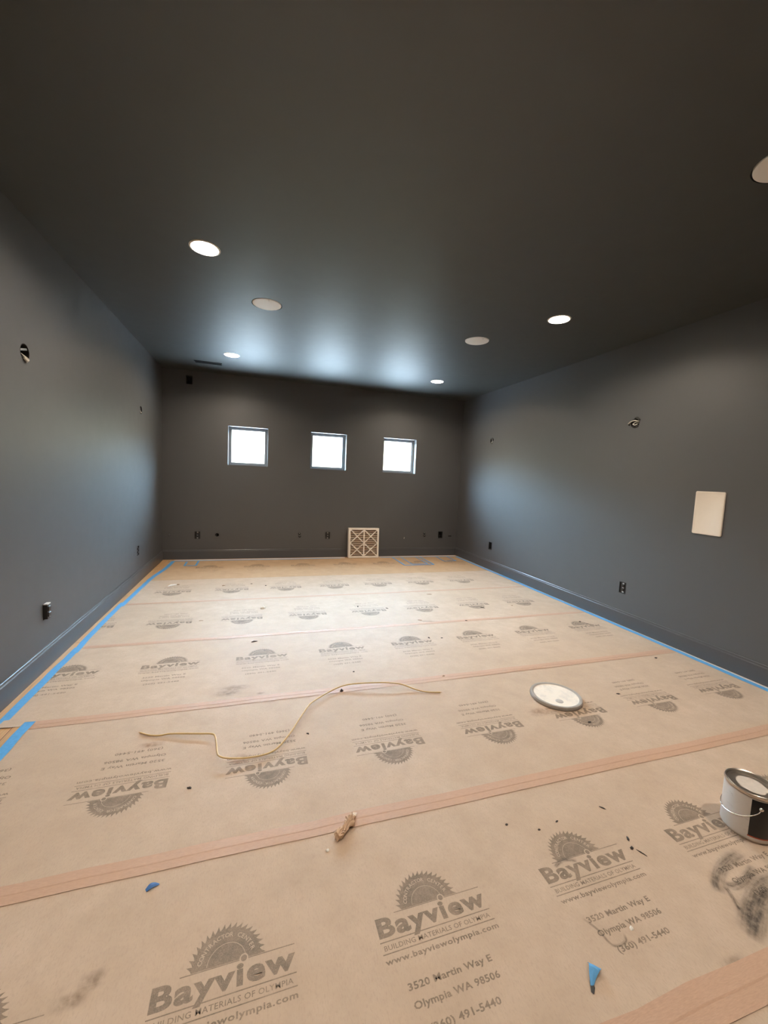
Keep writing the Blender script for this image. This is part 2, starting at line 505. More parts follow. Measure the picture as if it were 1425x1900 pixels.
walls = {
    'left': MB().box(-T - TH, -T, YN - TH, T + TH, 0, H).build('wall_left', M['wall']),
    'right': MB().box(W + T, W + T + TH, YN - TH, T + TH, 0, H).build('wall_right', M['wall']),
    'far': MB().box(-T, W + T, T, T + TH, 0, H).build('wall_far', M['wall']),
    'near': MB().box(-T, W + T, YN - TH, YN, 0, H).build('wall_near', M['wall'])}
structure(walls['left'], 'long left wall painted dark charcoal with two sconce boxes', 'wall')
structure(walls['right'], 'long right wall painted dark charcoal with a white panel', 'wall')
structure(walls['far'], 'far end wall painted dark charcoal with three square windows', 'wall')
structure(walls['near'], 'dark charcoal end wall behind the viewpoint', 'wall')
for side in ('left', 'right', 'far'):
    mb = MB()
    for wl, a, z, kind, _ in BOXES:
        if wl != side: continue
        Mx = wall_matrix(wl, a, z)
        if kind in BOX_HALF:
            hx, hz = BOX_HALF[kind]
            b = MB().box(-hx, hx, -0.07, 0.01, -hz, hz).xf(Mx)
            mb.add(b.v, b.f)
        elif ROUND_R[kind] > 0:
            cylinder_cutter(mb, Mx, ROUND_R[kind], 0.07)
    if side == 'far':
        for x0, x1 in WINDOWS:
            mb.box(x0, x1, T - 0.02, T + TH + 0.02, WZ0, WZ1)
    cut(walls[side], mb)

# baseboards with a stepped top edge
PROF = [(0, 0), (T, 0), (T, 0.120), (T - 0.002, 0.1235), (T - 0.006, 0.126), (T - 0.006, 0.138), (T - 0.0085, BB), (0, BB)]
def baseboard(name, p, q, label):
    p, q = Vector(p), Vector(q)
    d = (q - p).normalized()
    nrm = Vector((-d.y, d.x, 0))            # into the room
    vs, k = [], len(PROF)
    for e in (p, q):
        for a, z in PROF: vs.append(e + nrm * a + Vector((0, 0, z)))
    fs = [(i, (i + 1) % k, k + (i + 1) % k, k + i) for i in range(k)] + [tuple(range(k)), tuple(range(2 * k - 1, k - 1, -1))]
    o = MB().add(vs, fs).build(name, M['trim'])
    structure(o, label, 'baseboard')
baseboard('baseboard_left', (-T, T - T, 0), (-T, YN, 0), 'charcoal baseboard along the foot of the left wall')
baseboard('baseboard_right', (W + T, YN, 0), (W + T, 0, 0), 'charcoal baseboard along the foot of the right wall')
baseboard('baseboard_far', (W + T, T, 0), (-T, T, 0), 'charcoal baseboard along the foot of the far wall')

# windows
WL = ['square window with blown-out daylight, leftmost in the far wall', 'square window with blown-out daylight, middle of the far wall',
      'square window with blown-out daylight, rightmost in the far wall']
for i, (x0, x1) in enumerate(WINDOWS):
    r = empty('window_%d' % (i + 1), ((x0 + x1) / 2, T + 0.10, WZ0))
    structure(r, WL[i], 'window')
    hw, hh = (x1 - x0) / 2, WZ1 - WZ0
    def ring(mb, o, i_, y0, y1):
        mb.box(-hw + o, -hw + i_, y0, y1, o, hh - o); mb.box(hw - i_, hw - o, y0, y1, o, hh - o)
        mb.box(-hw + i_, hw - i_, y0, y1, o, i_); mb.box(-hw + i_, hw - i_, y0, y1, hh - i_, hh - o)
    f = MB(); ring(f, 0.001, 0.026, 0.0, 0.058)
    f.build('window_frame', M['frame'], r, bevel=0.002)
    s = MB(); ring(s, 0.026, 0.044, 0.012, 0.046)
    s.build('window_sash', M['frame'], r, bevel=0.002)
    MB().box(-hw + 0.040, hw - 0.040, 0.027, 0.031, 0.040, hh - 0.040).build('window_glass', M['glass'], r)

# ------------------------------------------------------------------ printed floor paper
_tx = {}
def text_faces(body, width, cap, bold=0.0, shear=0.0, res=2, spacing=1.0, by='H'):
    """text outline as (verts, faces) with its left baseline at 0,0; width and capital height in metres"""
    key = (body, width, cap, bold, res, spacing)
    if key in _tx: return _tx[key]
    def mesh_of(t):
        cu_ = bpy.data.curves.new('t', 'FONT')
        cu_.body = t; cu_.size = 1.0; cu_.offset = bold; cu_.resolution_u = res; cu_.fill_mode = 'FRONT'
        cu_.space_character = spacing; cu_.shear = shear
        ob = bpy.data.objects.new('t', cu_); col.objects.link(ob)
        bpy.context.view_layer.update()
        me = bpy.data.meshes.new_from_object(ob.evaluated_get(bpy.context.evaluated_depsgraph_get()))
        v = [tuple(p.co) for p in me.vertices]; f = [tuple(p.vertices) for p in me.polygons]
        bpy.data.objects.remove(ob); bpy.data.curves.remove(cu_); bpy.data.meshes.remove(me)
        return v, f
    hv, _ = mesh_of(by)
    y0, y1 = min(p[1] for p in hv), max(p[1] for p in hv)
    v, f = mesh_of(body)
    a0, a1 = min(p[0] for p in v), max(p[0] for p in v)
    sy = cap / (y1 - y0)
    sx_ = width / (a1 - a0) if width else sy
    v = [((p[0] - a0) * sx_, (p[1] - y0) * sy) for p in v]
    _tx[key] = (v, f)
    return v, f

def make_print():
    ink_, name_, knock = ([], []), ([], []), ([], [])
    def put(dst, vf, dx=0, dy=0, rot=0.0):
        k = len(dst[0]); c, s = cos(rot), sin(rot)
        dst[0].extend((p[0] * c - p[1] * s + dx, p[0] * s + p[1] * c + dy) for p in vf[0])
        dst[1].extend(tuple(i + k for i in f) for f in vf[1])
    put(name_, text_faces('Bayview', 0.360, 0.0545, bold=0.038, res=4, spacing=1.13))
    def rect(x0, x1, y0, y1): return ([(x0, y0), (x1, y0), (x1, y1), (x0, y1)], [(0, 1, 2, 3)])
    put(ink_, rect(0.063, 0.360, 0.0582, 0.0607))
    put(ink_, rect(-0.002, 0.360, -0.0115, -0.0087))
    put(ink_, rect(-0.002, 0.360, -0.0415, -0.0387))
    put(ink_, text_faces('BUILDING MATERIALS OF OLYMPIA', 0.344, 0.0130, bold=0.008, spacing=1.05), 0.006, -0.0325)
    put(ink_, text_faces('www.bayviewolympia.com', 0.360, 0.0150, bold=0.026, spacing=1.1), -0.001, -0.0660)
    put(ink_, text_faces('3520 Martin Way E', 0.252, 0.0165, bold=0.026, spacing=1.05), 0.040, -0.1345)
    put(ink_, text_faces('Olympia WA 98506', 0.252, 0.0165, bold=0.026, spacing=1.05), 0.041, -0.1740)
    put(ink_, text_faces('(360) 491-5440', 0.200, 0.0165, bold=0.026, spacing=1.05, by='4'), 0.064, -0.2235)
    # half saw blade with hooked teeth above the name
    cx, cy, n = 0.178, 0.0615, 19
    pts = []
    for i in range(n):
        a = pi - pi * i / n
        b = pi - pi * (i + 1) / n
        pts.append((cx + 0.0885 * cos(a), cy + 0.0885 * sin(a)))
        g = a + (b - a) * 0.45
        pts.append((cx + 0.0925 * cos(g), cy + 0.0925 * sin(g)))
        tp = a + (b - a) * 0.95
        pts.append((cx + 0.103 * cos(tp), cy + max(0.0, 0.103 * sin(tp))))
    pts.append((cx + 0.0885, cy))
    ctr = len(pts)
    put(ink_, (pts + [(cx, cy)], [(ctr, i, i + 1) for i in range(len(pts) - 1)]))
    # lettering and ring knocked out of the blade
    def arc(r0_, r1_, a0, a1, n=40):
        vs = []
        for i in range(n + 1):
            a = a0 + (a1 - a0) * i / n
            vs += [(cx + r0_ * cos(a), cy + r0_ * sin(a)), (cx + r1_ * cos(a), cy + r1_ * sin(a))]
        return vs, [(2 * i, 2 * i + 1, 2 * i + 3, 2 * i + 2) for i in range(n)]
    put(knock, arc(0.0495, 0.0508, radians(176), radians(12)))
    word = 'CONTRACTOR CENTER'
    for i, ch in enumerate(word):
        if ch == ' ': continue
        a = radians(166 - (166 - 16) * i / (len(word) - 1))
        vf = text_faces(ch, 0, 0.0115, bold=0.01, by='H')
        wd = max(p[0] for p in vf[0])
        rr = 0.0655
        put(knock, ([(p[0] - wd / 2, p[1]) for p in vf[0]], vf[1]), cx + rr * cos(a), cy + rr * sin(a), a - pi / 2)
    put(knock, ([(0.2235 + 0.0115 * cos(2 * pi * i / 24), 0.0615 + 0.0115 * sin(2 * pi * i / 24)) for i in range(24)], [tuple(range(24))]))
    dot = ([(0.2235 + 0.0080 * cos(2 * pi * i / 24), 0.0615 + 0.0080 * sin(2 * pi * i / 24)) for i in range(24)], [tuple(range(24))])
    return ink_, name_, knock, dot
PRINT = make_print()

def stroke(pts, width, mi):
    """a soft-edged band on the paper: (verts, faces, uvs)"""
    P = smooth_path([(x, y, 0) for x, y in pts], 6)
    vs, fs, uv = [], [], []
    n = len(P)
    for i, p in enumerate(P):
        t = (P[min(i + 1, n - 1)] - P[max(i - 1, 0)]).normalized()
        s = Vector((-t.y, t.x, 0)) * width / 2
        vs += [p + s, p - s]
        uv += [(i / (n - 1), 0.0), (i / (n - 1), 1.0)]
    fs = [(2 * i, 2 * i + 1, 2 * i + 3, 2 * i + 2) for i in range(n - 1)]
    return vs, fs, uv, mi

def paper_sheet(x0, x1, y0, y1, label, prints=(), flip=False, rot=0.0, plain=False, curl=None, marks=(), shiny=False):
    me = bpy.data.meshes.new('paper_sheet')
    bm = bmesh.new()
    # sheet: thin slab with a fine top grid
    nx, ny = 46, 10
    top = [[None] * (ny + 1) for _ in range(nx + 1)]
    def lift(x, y):
        if not curl: return 0
        d = min(1, max(0, (0.19 - x) / 0.13)) * min(1, max(0, (-3.97 - y) / 0.11))
        return 0.007 * d * d
    for i in range(nx + 1):
        for j in range(ny + 1):
            x, y = x0 + (x1 - x0) * i / nx, y0 + (y1 - y0) * j / ny
            top[i][j] = bm.verts.new((x, y, ZP + lift(x, y)))
    for i in range(nx):
        for j in range(ny):
            bm.faces.new((top[i][j], top[i + 1][j], top[i + 1][j + 1], top[i][j + 1]))
    rim = [top[i][0] for i in range(nx + 1)] + [top[nx][j] for j in range(1, ny + 1)] + [top[i][ny] for i in range(nx - 1, -1, -1)] + [top[0][j] for j in range(ny - 1, 0, -1)]
    low = [bm.verts.new((v.co.x, v.co.y, v.co.z - ZP)) for v in rim]
    for i in range(len(rim)):
        j = (i + 1) % len(rim)
        bm.faces.new((rim[i], low[i], low[j], rim[j]))
    uvl = bm.loops.layers.uv.new('UVMap')
    # printing
    pb = bmesh.new()
    for (px, py) in prints:
        a = rot + (pi if flip else 0)
        c, s = cos(a), sin(a)
        for (vf, z, mi) in ((PRINT[0], ZP + 0.0003, 1), (PRINT[1], ZP + 0.0004, 1), (PRINT[2], ZP + 0.0005, 0), (PRINT[3], ZP + 0.0007, 1)):
            vs = [pb.verts.new((px + p[0] * c - p[1] * s, py + p[0] * s + p[1] * c, z)) for p in vf[0]]
            for f in vf[1]:
                try:
                    g = pb.faces.new([vs[k] for k in f]); g.material_index = mi
                    if g.normal.z < 0: pass
                except ValueError: pass
    pb.normal_update()
    for f in pb.faces:
        if f.normal.z < 0: f.normal_flip()
    for co, no in (((x0 + 0.004, 0, 0), (-1, 0, 0)), ((x1 - 0.004, 0, 0), (1, 0, 0)), ((0, y0 + 0.004, 0), (0, -1, 0)), ((0, y1 - 0.004, 0), (0, 1, 0))):
        bmesh.ops.bisect_plane(pb, geom=list(pb.verts) + list(pb.edges) + list(pb.faces), plane_co=co, plane_no=no, clear_outer=True)
    tmp = bpy.data.meshes.new('tmp'); pb.to_mesh(tmp); pb.free()
    bm.from_mesh(tmp); bpy.data.meshes.remove(tmp)
    uvl = bm.loops.layers.uv.verify()
    for k, (vs, fs, uv, mi) in enumerate(marks):
        bv = [bm.verts.new((p[0], p[1], ZP + 0.0008 + 0.00003 * k)) for p in vs]
        for f in fs:
            g = bm.faces.new([bv[i] for i in f]); g.material_index = mi
            for lp, i in zip(g.loops, f): lp[uvl].uv = uv[i]
    bm.to_mesh(me); bm.free()
    for m in ((M['paper_plain'], M['ink_plain']) if plain else (M['paper_shiny' if shiny else 'paper'], M['ink'])): me.materials.append(m)
    for m in ('smear', 'stain', 'rust'): me.materials.append(M[m])
    o = bpy.data.objects.new('paper_sheet', me)
    col.objects.link(o)
    tag(o, label, 'floor paper', 'kraft floor protection paper sheets')
    return o

XL, XR = 0.062, 4.660
SM, ST, RU = 2, 3, 4
def blob(x, y, rx, ry, mi):
    return ([(x - rx, y - ry), (x + rx, y - ry), (x + rx, y + ry), (x - rx, y + ry)], [(0, 1, 2, 3)], [(0, 0), (1, 0), (1, 1), (0, 1)], mi)
paper_sheet(0.20, XR, -6.82, -5.852, 'plain kraft paper sheet at the bottom right corner of the photo, nearest the viewer')
paper_sheet(0.20, XR, -5.850, -5.062, 'kraft paper sheet under the paint can, printed with the largest upright logos',
            [(0.455, -5.478), (1.052, -5.485), (1.651, -5.480), (2.249, -5.474), (2.846, -5.468), (3.443, -5.462), (4.040, -5.457)], rot=0.006,
            marks=[stroke([(3.06, -5.565), (2.96, -5.574), (2.879, -5.596), (2.824, -5.625), (2.795, -5.655)], 0.060, SM),
                   stroke([(3.03, -5.615), (2.985, -5.627), (2.923, -5.642), (2.868, -5.646), (2.84, -5.630)], 0.040, SM),
                   stroke([(3.10, -5.670), (2.99, -5.668), (2.94, -5.675), (2.877, -5.698), (2.81, -5.728), (2.735, -5.765)], 0.085, SM),
                   stroke([(2.99, -5.690), (2.90, -5.712), (2.82, -5.745), (2.735, -5.785)], 0.070, SM),
                   stroke([(2.84, -5.640), (2.82, -5.676), (2.800, -5.712)], 0.022, SM),
                   stroke([(2.275, -5.585), (2.299, -5.628), (2.305, -5.667), (2.320, -5.680), (2.357, -5.677), (2.370, -5.655)], 0.012, SM),
                   blob(0.898, -5.369, 0.045, 0.032, ST), blob(0.863, -5.405, 0.055, 0.025, ST), 
                   blob(2.62, -5.81, 0.07, 0.03, ST), stroke([(2.31, -5.43), (2.36, -5.415), (2.41, -5.43)], 0.02, SM)])
paper_sheet(0.195, XR, -5.060, -4.092, 'kraft paper sheet under the yellow cable and pail lid, printed with upside-down logos',
            [(0.350, -4.647), (0.943, -4.648), (1.536, -4.650), (2.130, -4.648), (2.727, -4.645), (3.320, -4.642), (3.914, -4.632), (4.520, -4.622)], flip=True,
            marks=[blob(0.822, -4.394, 0.075, 0.030, RU), blob(1.23, -4.60, 0.06, 0.05, RU), blob(2.91, -4.60, 0.10, 0.05, RU)])
paper_sheet(XL, XR, -4.090, -3.112, 'kraft paper sheet just beyond the yellow cable, printed with upright logos',
            [(-0.030, -3.560), (0.570, -3.556), (1.167, -3.550), (1.762, -3.536), (2.350, -3.525), (2.948, -3.513), (3.545, -3.500), (4.150, -3.495)], rot=0.012, curl=True,
            marks=[blob(1.145, -3.99, 0.10, 0.045, ST), blob(1.18, -3.93, 0.12, 0.04, ST), blob(1.33, -4.03, 0.03, 0.015, ST)])
paper_sheet(XL, XR, -3.110, -2.102, 'shiny kraft paper sheet across the middle of the room, printed with upside-down logos',
            [(0.165, -2.67), (0.762, -2.675), (1.357, -2.668), (1.953, -2.660), (2.560, -2.660), (3.140, -2.660), (3.750, -2.655), (4.350, -2.650)], flip=True,
            marks=[stroke([(2.77, -3.03), (2.85, -3.07), (3.0, -3.09)], 0.03, ST)])
paper_sheet(XL, XR, -2.100, -1.202, 'palest shiny kraft paper sheet, second from the far wall, upside-down logos',
            [(0.616, -1.700), (1.215, -1.695), (1.810, -1.690), (2.390, -1.688), (2.948, -1.680), (3.530, -1.675), (4.130, -1.670)], flip=True, shiny=True)
paper_sheet(0.10, 4.700, -1.200, -0.105, 'brown kraft paper sheet against the far wall in front of the air filter',
            [(0.512, -0.590), (1.133, -0.585), (1.780, -0.580), (2.410, -0.575), (3.030, -0.572), (3.650, -0.570), (4.250, -0.565)], plain=True)

# ------------------------------------------------------------------ tapes
def strip(name, left, right, label, cat, mat, group=None, z0=None, ridge=0.0):
    """flat tape between two edge polylines, 0.4 mm thick, laid on the paper"""
    z0 = ZP + 0.0014 if z0 is None else z0
    n = len(left)
    vs, fs = [], []
    for (a, b) in zip(left, right):
        mid = ((a[0] + b[0]) / 2, (a[1] + b[1]) / 2)
        vs += [(a[0], a[1], z0), (a[0], a[1], z0 + 0.0004), (mid[0], mid[1], z0 + 0.0004 + ridge), (mid[0] + (b[0] - mid[0]) * 0.12, mid[1] + (b[1] - mid[1]) * 0.12, z0 + 0.0005),
               (b[0], b[1], z0 + 0.0004), (b[0], b[1], z0)]
    for i in range(n - 1):
        for k in range(5):
            fs.append((6 * i + k, 6 * i + k + 1, 6 * i + k + 7, 6 * i + k + 6))
        fs.append((6 * i + 5, 6 * i, 6 * i + 6, 6 * i + 11))
    fs.append(tuple(range(6))); fs.append(tuple(6 * (n - 1) + k for k in range(5, -1, -1)))
    o = MB().add(vs, fs).build(name, mat)
    tag(o, label, cat, group)
    return o

def seam(y, xa, xb, wd, label, wob=0.004, sk=0.0):
    rnd = random.Random(int(y * 100))
    L, R = [], []
    n = 24
    for i in range(n + 1):
        x = xa + (xb - xa) * i / n
        d = rnd.uniform(-wob, wob)
        yc = y + sk * (x - 2.3)
        L.append((x, yc + wd / 2 + d)); R.append((x, yc - wd / 2 + d * 0.5))
    strip('seam_tape', L, R, label, 'tape', M['seam'], 'tan tape over the paper seams', ridge=0.0010)
seam(-5.850, 0.22, 4.64, 0.092, 'wide tan seam tape crossing the bottom right corner of the photo')
seam(-5.058, 0.22, 4.64, 0.070, 'tan seam tape under the crumpled brown paper twist')
seam(-4.095, 0.215, 4.64, 0.068, 'tan seam tape passing under the yellow cable')
seam(-3.112, 0.10, 4.64, 0.050, 'tan seam tape across the middle, third seam from the far wall')
seam(-2.102, 0.10, 4.64, 0.042, 'thin tan seam tape, second seam from the far wall')

def ragged(pts, step=0.08, amp=0.003, seed=1):
    rnd = random.Random(seed)
    out = []
    for (a, b) in zip(pts[:-1], pts[1:]):
        d = math.hypot(b[0] - a[0], b[1] - a[1]); n = max(1, int(d / step))
        for i in range(n):
            t = i / n
            out.append((a[0] + (b[0] - a[0]) * t + rnd.uniform(-amp, amp), a[1] + (b[1] - a[1]) * t))
    out.append(pts[-1])
    return out
def edge_tape(ctr, wd, label, seed, mat='blue', name='painters_tape', z0=None, amp=0.002):
    c_ = ragged(ctr, 0.10, amp, seed)
    L, R = [], []
    rnd = random.Random(seed + 50)
    for i, p in enumerate(c_):
        a, b = c_[max(i - 1, 0)], c_[min(i + 1, len(c_) - 1)]
        dx, dy = b[0] - a[0], b[1] - a[1]; l = math.hypot(dx, dy)
        nx_, ny_ = -dy / l, dx / l
        e = rnd.uniform(-amp, amp)
        L.append((p[0] + nx_ * (wd / 2 + e), p[1] + ny_ * (wd / 2 + e))); R.append((p[0] - nx_ * wd / 2, p[1] - ny_ * wd / 2))
    return strip(name, L, R, label, 'tape', M[mat], 'blue tape along the paper edges' if mat == 'blue' else None, z0)
Z2 = ZP + 0.0026
edge_tape([(0.062, -4.40), (0.060, -4.00), (0.060, -3.60), (0.062, -3.10)], 0.046, 'blue painters tape along the left wall from the photo edge to the overlap notch', 1)
edge_tape([(0.068, -3.20), (0.054, -2.70), (0.053, -2.10), (0.058, -2.04)], 0.044, 'blue painters tape along the left wall between the second and third seams', 2, z0=Z2)
edge_tape([(0.070, -2.16), (0.080, -1.64), (0.090, -1.12)], 0.044, 'blue painters tape along the left wall beside the palest sheet', 3, z0=Z2 + 0.0008)
edge_tape([(0.088, -1.20), (0.100, -0.98), (0.140, -0.66), (0.152, -0.40), (0.158, -0.11)], 0.050, 'blue painters tape bending away from the left wall at the far corner', 4, z0=Z2)
edge_tape([(0.188, -4.85), (0.187, -4.40), (0.192, -4.06)], 0.050, 'short crinkled blue tape piece at the left photo edge beside a dark gap', 5, z0=Z2 + 0.0008, amp=0.004)
edge_tape([(4.650, -5.60), (4.668, -4.70), (4.686, -3.43), (4.688, -2.90)], 0.050, 'blue painters tape along the right wall, piece nearest the viewer', 6)
edge_tape([(4.682, -2.98), (4.688, -1.90), (4.690, -1.50)], 0.048, 'blue painters tape along the right wall, middle piece', 7, z0=Z2)
edge_tape([(4.686, -1.58), (4.676, -0.90), (4.672, -0.14)], 0.044, 'blue painters tape along the right wall, piece reaching the far corner', 8, z0=Z2 + 0.0008)
edge_tape([(0.18, -0.118), (2.60, -0.112)], 0.026, 'thin blue tape along the far wall left of the air filter', 9)
edge_tape([(3.28, -0.112), (4.64, -0.118)], 0.026, 'thin blue tape along the far wall right of the air filter', 10)
edge_tape([(0.16, -0.060), (2.69, -0.058)], 0.080, 'whitish strip along the foot of the far baseboard left of the filter', 11, mat='white_strip', name='foot_strip', z0=0.0002)
edge_tape([(3.27, -0.058), (4.70, -0.060)], 0.080, 'whitish strip along the foot of the far baseboard right of the filter', 12, mat='white_strip', name='foot_strip', z0=0.0002)
edge_tape([(4.703, -5.60), (4.705, -3.0), (4.706, -0.10)], 0.036, 'whitish strip along the foot of the right baseboard', 13, mat='white_strip', name='foot_strip', z0=0.0002)

def tape_mark(segs, wd, label):
    mb = MB()
    z = ZP + 0.0032
    for k, ((x0, y0), (x1, y1)) in enumerate(segs):
        d = Vector((x1 - x0, y1 - y0, 0)).normalized(); s = Vector((-d.y, d.x, 0)) * wd / 2
        p, q = Vector((x0, y0, z + 0.0004 * k)), Vector((x1, y1, z + 0.0004 * k))
        h = Vector((0, 0, 0.0004))
        vs = [p + s, p - s, q - s, q + s, p + s + h, p - s + h, q - s + h, q + s + h]
        mb.add(vs, [(0, 1, 2, 3), (4, 7, 6, 5), (0, 4, 5, 1), (1, 5, 6, 2), (2, 6, 7, 3), (3, 7, 4, 0)])
    o = mb.build('tape_mark', M['blue'])
    tag(o, label, 'tape', 'blue tape outlines near the far wall')
tape_mark([((0.345, -0.18), (0.352, -0.44)), ((0.34, -0.445), (0.50, -0.45)), ((0.495, -0.13), (0.497, -0.45))], 0.026, 'small U of blue tape on the paper by the far left corner')
tape_mark([((3.485, -0.14), (3.490, -0.73)), ((3.48, -0.73), (3.985, -0.725)), ((3.985, -0.14), (3.980, -0.73))], 0.026, 'large U of blue tape below the right window, outer outline')
tape_mark([((3.640, -0.15), (3.636, -0.66)), ((3.63, -0.66), (3.905, -0.66)), ((3.905, -0.14), (3.905, -0.66))], 0.020, 'smaller U of blue tape nested inside the large tape outline')
tape_mark([((4.288, -0.14), (4.270, -0.49)), ((4.262, -0.495), (4.495, -0.495)), ((4.490, -0.14), (4.490, -0.50))], 0.022, 'blue tape outline nearest the far right corner')

# ------------------------------------------------------------------ ceiling fittings
for i, (x, y, lab) in enumerate(LIGHTS):
    r = empty('recessed_light', (x, y, H))
    tag(r, lab, 'ceiling light', 'recessed ceiling lights')
    MB().lathe([(0.0825, -0.001), (0.0800, 0.042), (0.0815, 0.044), (0.0828, 0.0)], 64, closed=True).build('baffle', M['baffle'], r, smooth=True)
    MB().lathe([(0.0805, -0.0005), (0.0805, -0.004), (0.0835, -0.0055), (0.0925, -0.003), (0.0940, -0.0002)], 64, closed=True).build('trim_ring', M['baffle'], r, smooth=True)
    lens = MB().disc(0.0795, 0.033, 48, up=False)
    lens.lathe([(0.0795, 0.033), (0.0795, 0.038)], 48)
    lens.build('lens', M['lamp'], r)
for x, y, lab in SPEAKERS:
    r = empty('ceiling_speaker', (x, y, H))
    tag(r, lab, 'ceiling speaker', 'white ceiling speaker covers')
    MB().lathe([(0.1235, 0.03), (0.1235, 0.004), (0.121, 0.004), (0.121, 0.03)], 72, closed=True).build('mounting_ring', M['black'], r, smooth=True)
    g = MB().lathe([(0.0, -0.0035), (0.10, -0.0035), (0.1140, -0.0030), (0.1165, -0.0015), (0.1175, 0.002), (0.1175, 0.012), (0.0, 0.012)], 72)
    g.build('cover', M['speaker'], r, smooth=True)
    MB().box(-0.004, 0.004, 0.088, 0.103, -0.0075, -0.003).xf(Matrix.Rotation(radians(188), 4, 'Z')).build('pull_tab', M['white'], r, bevel=0.001)

reg = empty('ceiling_register', (0.65, -0.55, H))
tag(reg, 'slim dark ceiling air register near the far left recessed light', 'air register')
g = MB()
g.box(-0.17, 0.17, -0.055, -0.045, -0.006, 0); g.box(-0.17, 0.17, 0.045, 0.055, -0.006, 0)
g.box(-0.17, -0.16, -0.045, 0.045, -0.006, 0); g.box(0.16, 0.17, -0.045, 0.045, -0.006, 0)
g.build('register_frame', M['black'], reg, bevel=0.001)
g = MB()
for k in range(7):
    yy = -0.039 + 0.013 * k
    g.add([(-0.16, yy - 0.004, -0.005), (0.16, yy - 0.004, -0.005), (0.16, yy + 0.004, -0.001), (-0.16, yy + 0.004, -0.001),
           (-0.16, yy - 0.003, -0.0056), (0.16, yy - 0.003, -0.0056), (0.16, yy + 0.005, -0.0016), (-0.16, yy + 0.005, -0.0016)],
          [(0, 1, 2, 3), (7, 6, 5, 4), (0, 4, 5, 1), (1, 5, 6, 2), (2, 6, 7, 3), (3, 7, 4, 0)])
g.build('louvre', M['black'], reg)

# ------------------------------------------------------------------ wall fittings (local: y into the room, z up)
def box_shell(hx, hz, depth=0.066, t=0.002):
    m = MB()
    m.box(-hx, hx, -depth, -depth + t, -hz, hz)
    m.box(-hx, -hx + t, -depth + t, -0.001, -hz, hz); m.box(hx - t, hx, -depth + t, -0.001, -hz, hz)
    m.box(-hx + t, hx - t, -depth + t, -0.001, hz - t, hz); m.box(-hx + t, hx - t, -depth + t, -0.001, -hz, -hz + t)
    return m
def round_shell(r, depth=0.066):
    Mx = Matrix.Rotation(-pi / 2, 4, 'X')      # lathe z -> local +y ... profile along y
    m = MB().lathe([(0.0001, -depth), (r - 0.001, -depth), (r - 0.001, 0.0005), (r - 0.0035, 0.0005), (r - 0.0035, -depth + 0.003), (0.0001, -depth + 0.003)], 40)
    return m.xf(Mx)
def receptacle(parent, y, hx=0.017, mat='device'):
    for s in (-1, 1):
        zc = 0.0195 * s
        MB().box(-hx, hx, y - 0.010, y, zc - 0.0145, zc + 0.0145).build('receptacle', M[mat], parent, bevel=0.004, seg=3)
        slots = MB()
        slots.box(-0.0075, -0.0055, y - 0.0002, y + 0.0004, zc - 0.002, zc + 0.007); slots.box(0.0055, 0.0075, y - 0.0002, y + 0.0004, zc - 0.002, zc + 0.006)
        slots.box(-0.002, 0.002, y - 0.0002, y + 0.0004, zc - 0.010, zc - 0.006)
        slots.build('slot', M['black'], parent)
def yoke(parent, y):
    m = MB().box(-0.0095, 0.0095, y - 0.0115, y - 0.010, -0.050, 0.050)
    m.build('yoke', M['galv'], parent)

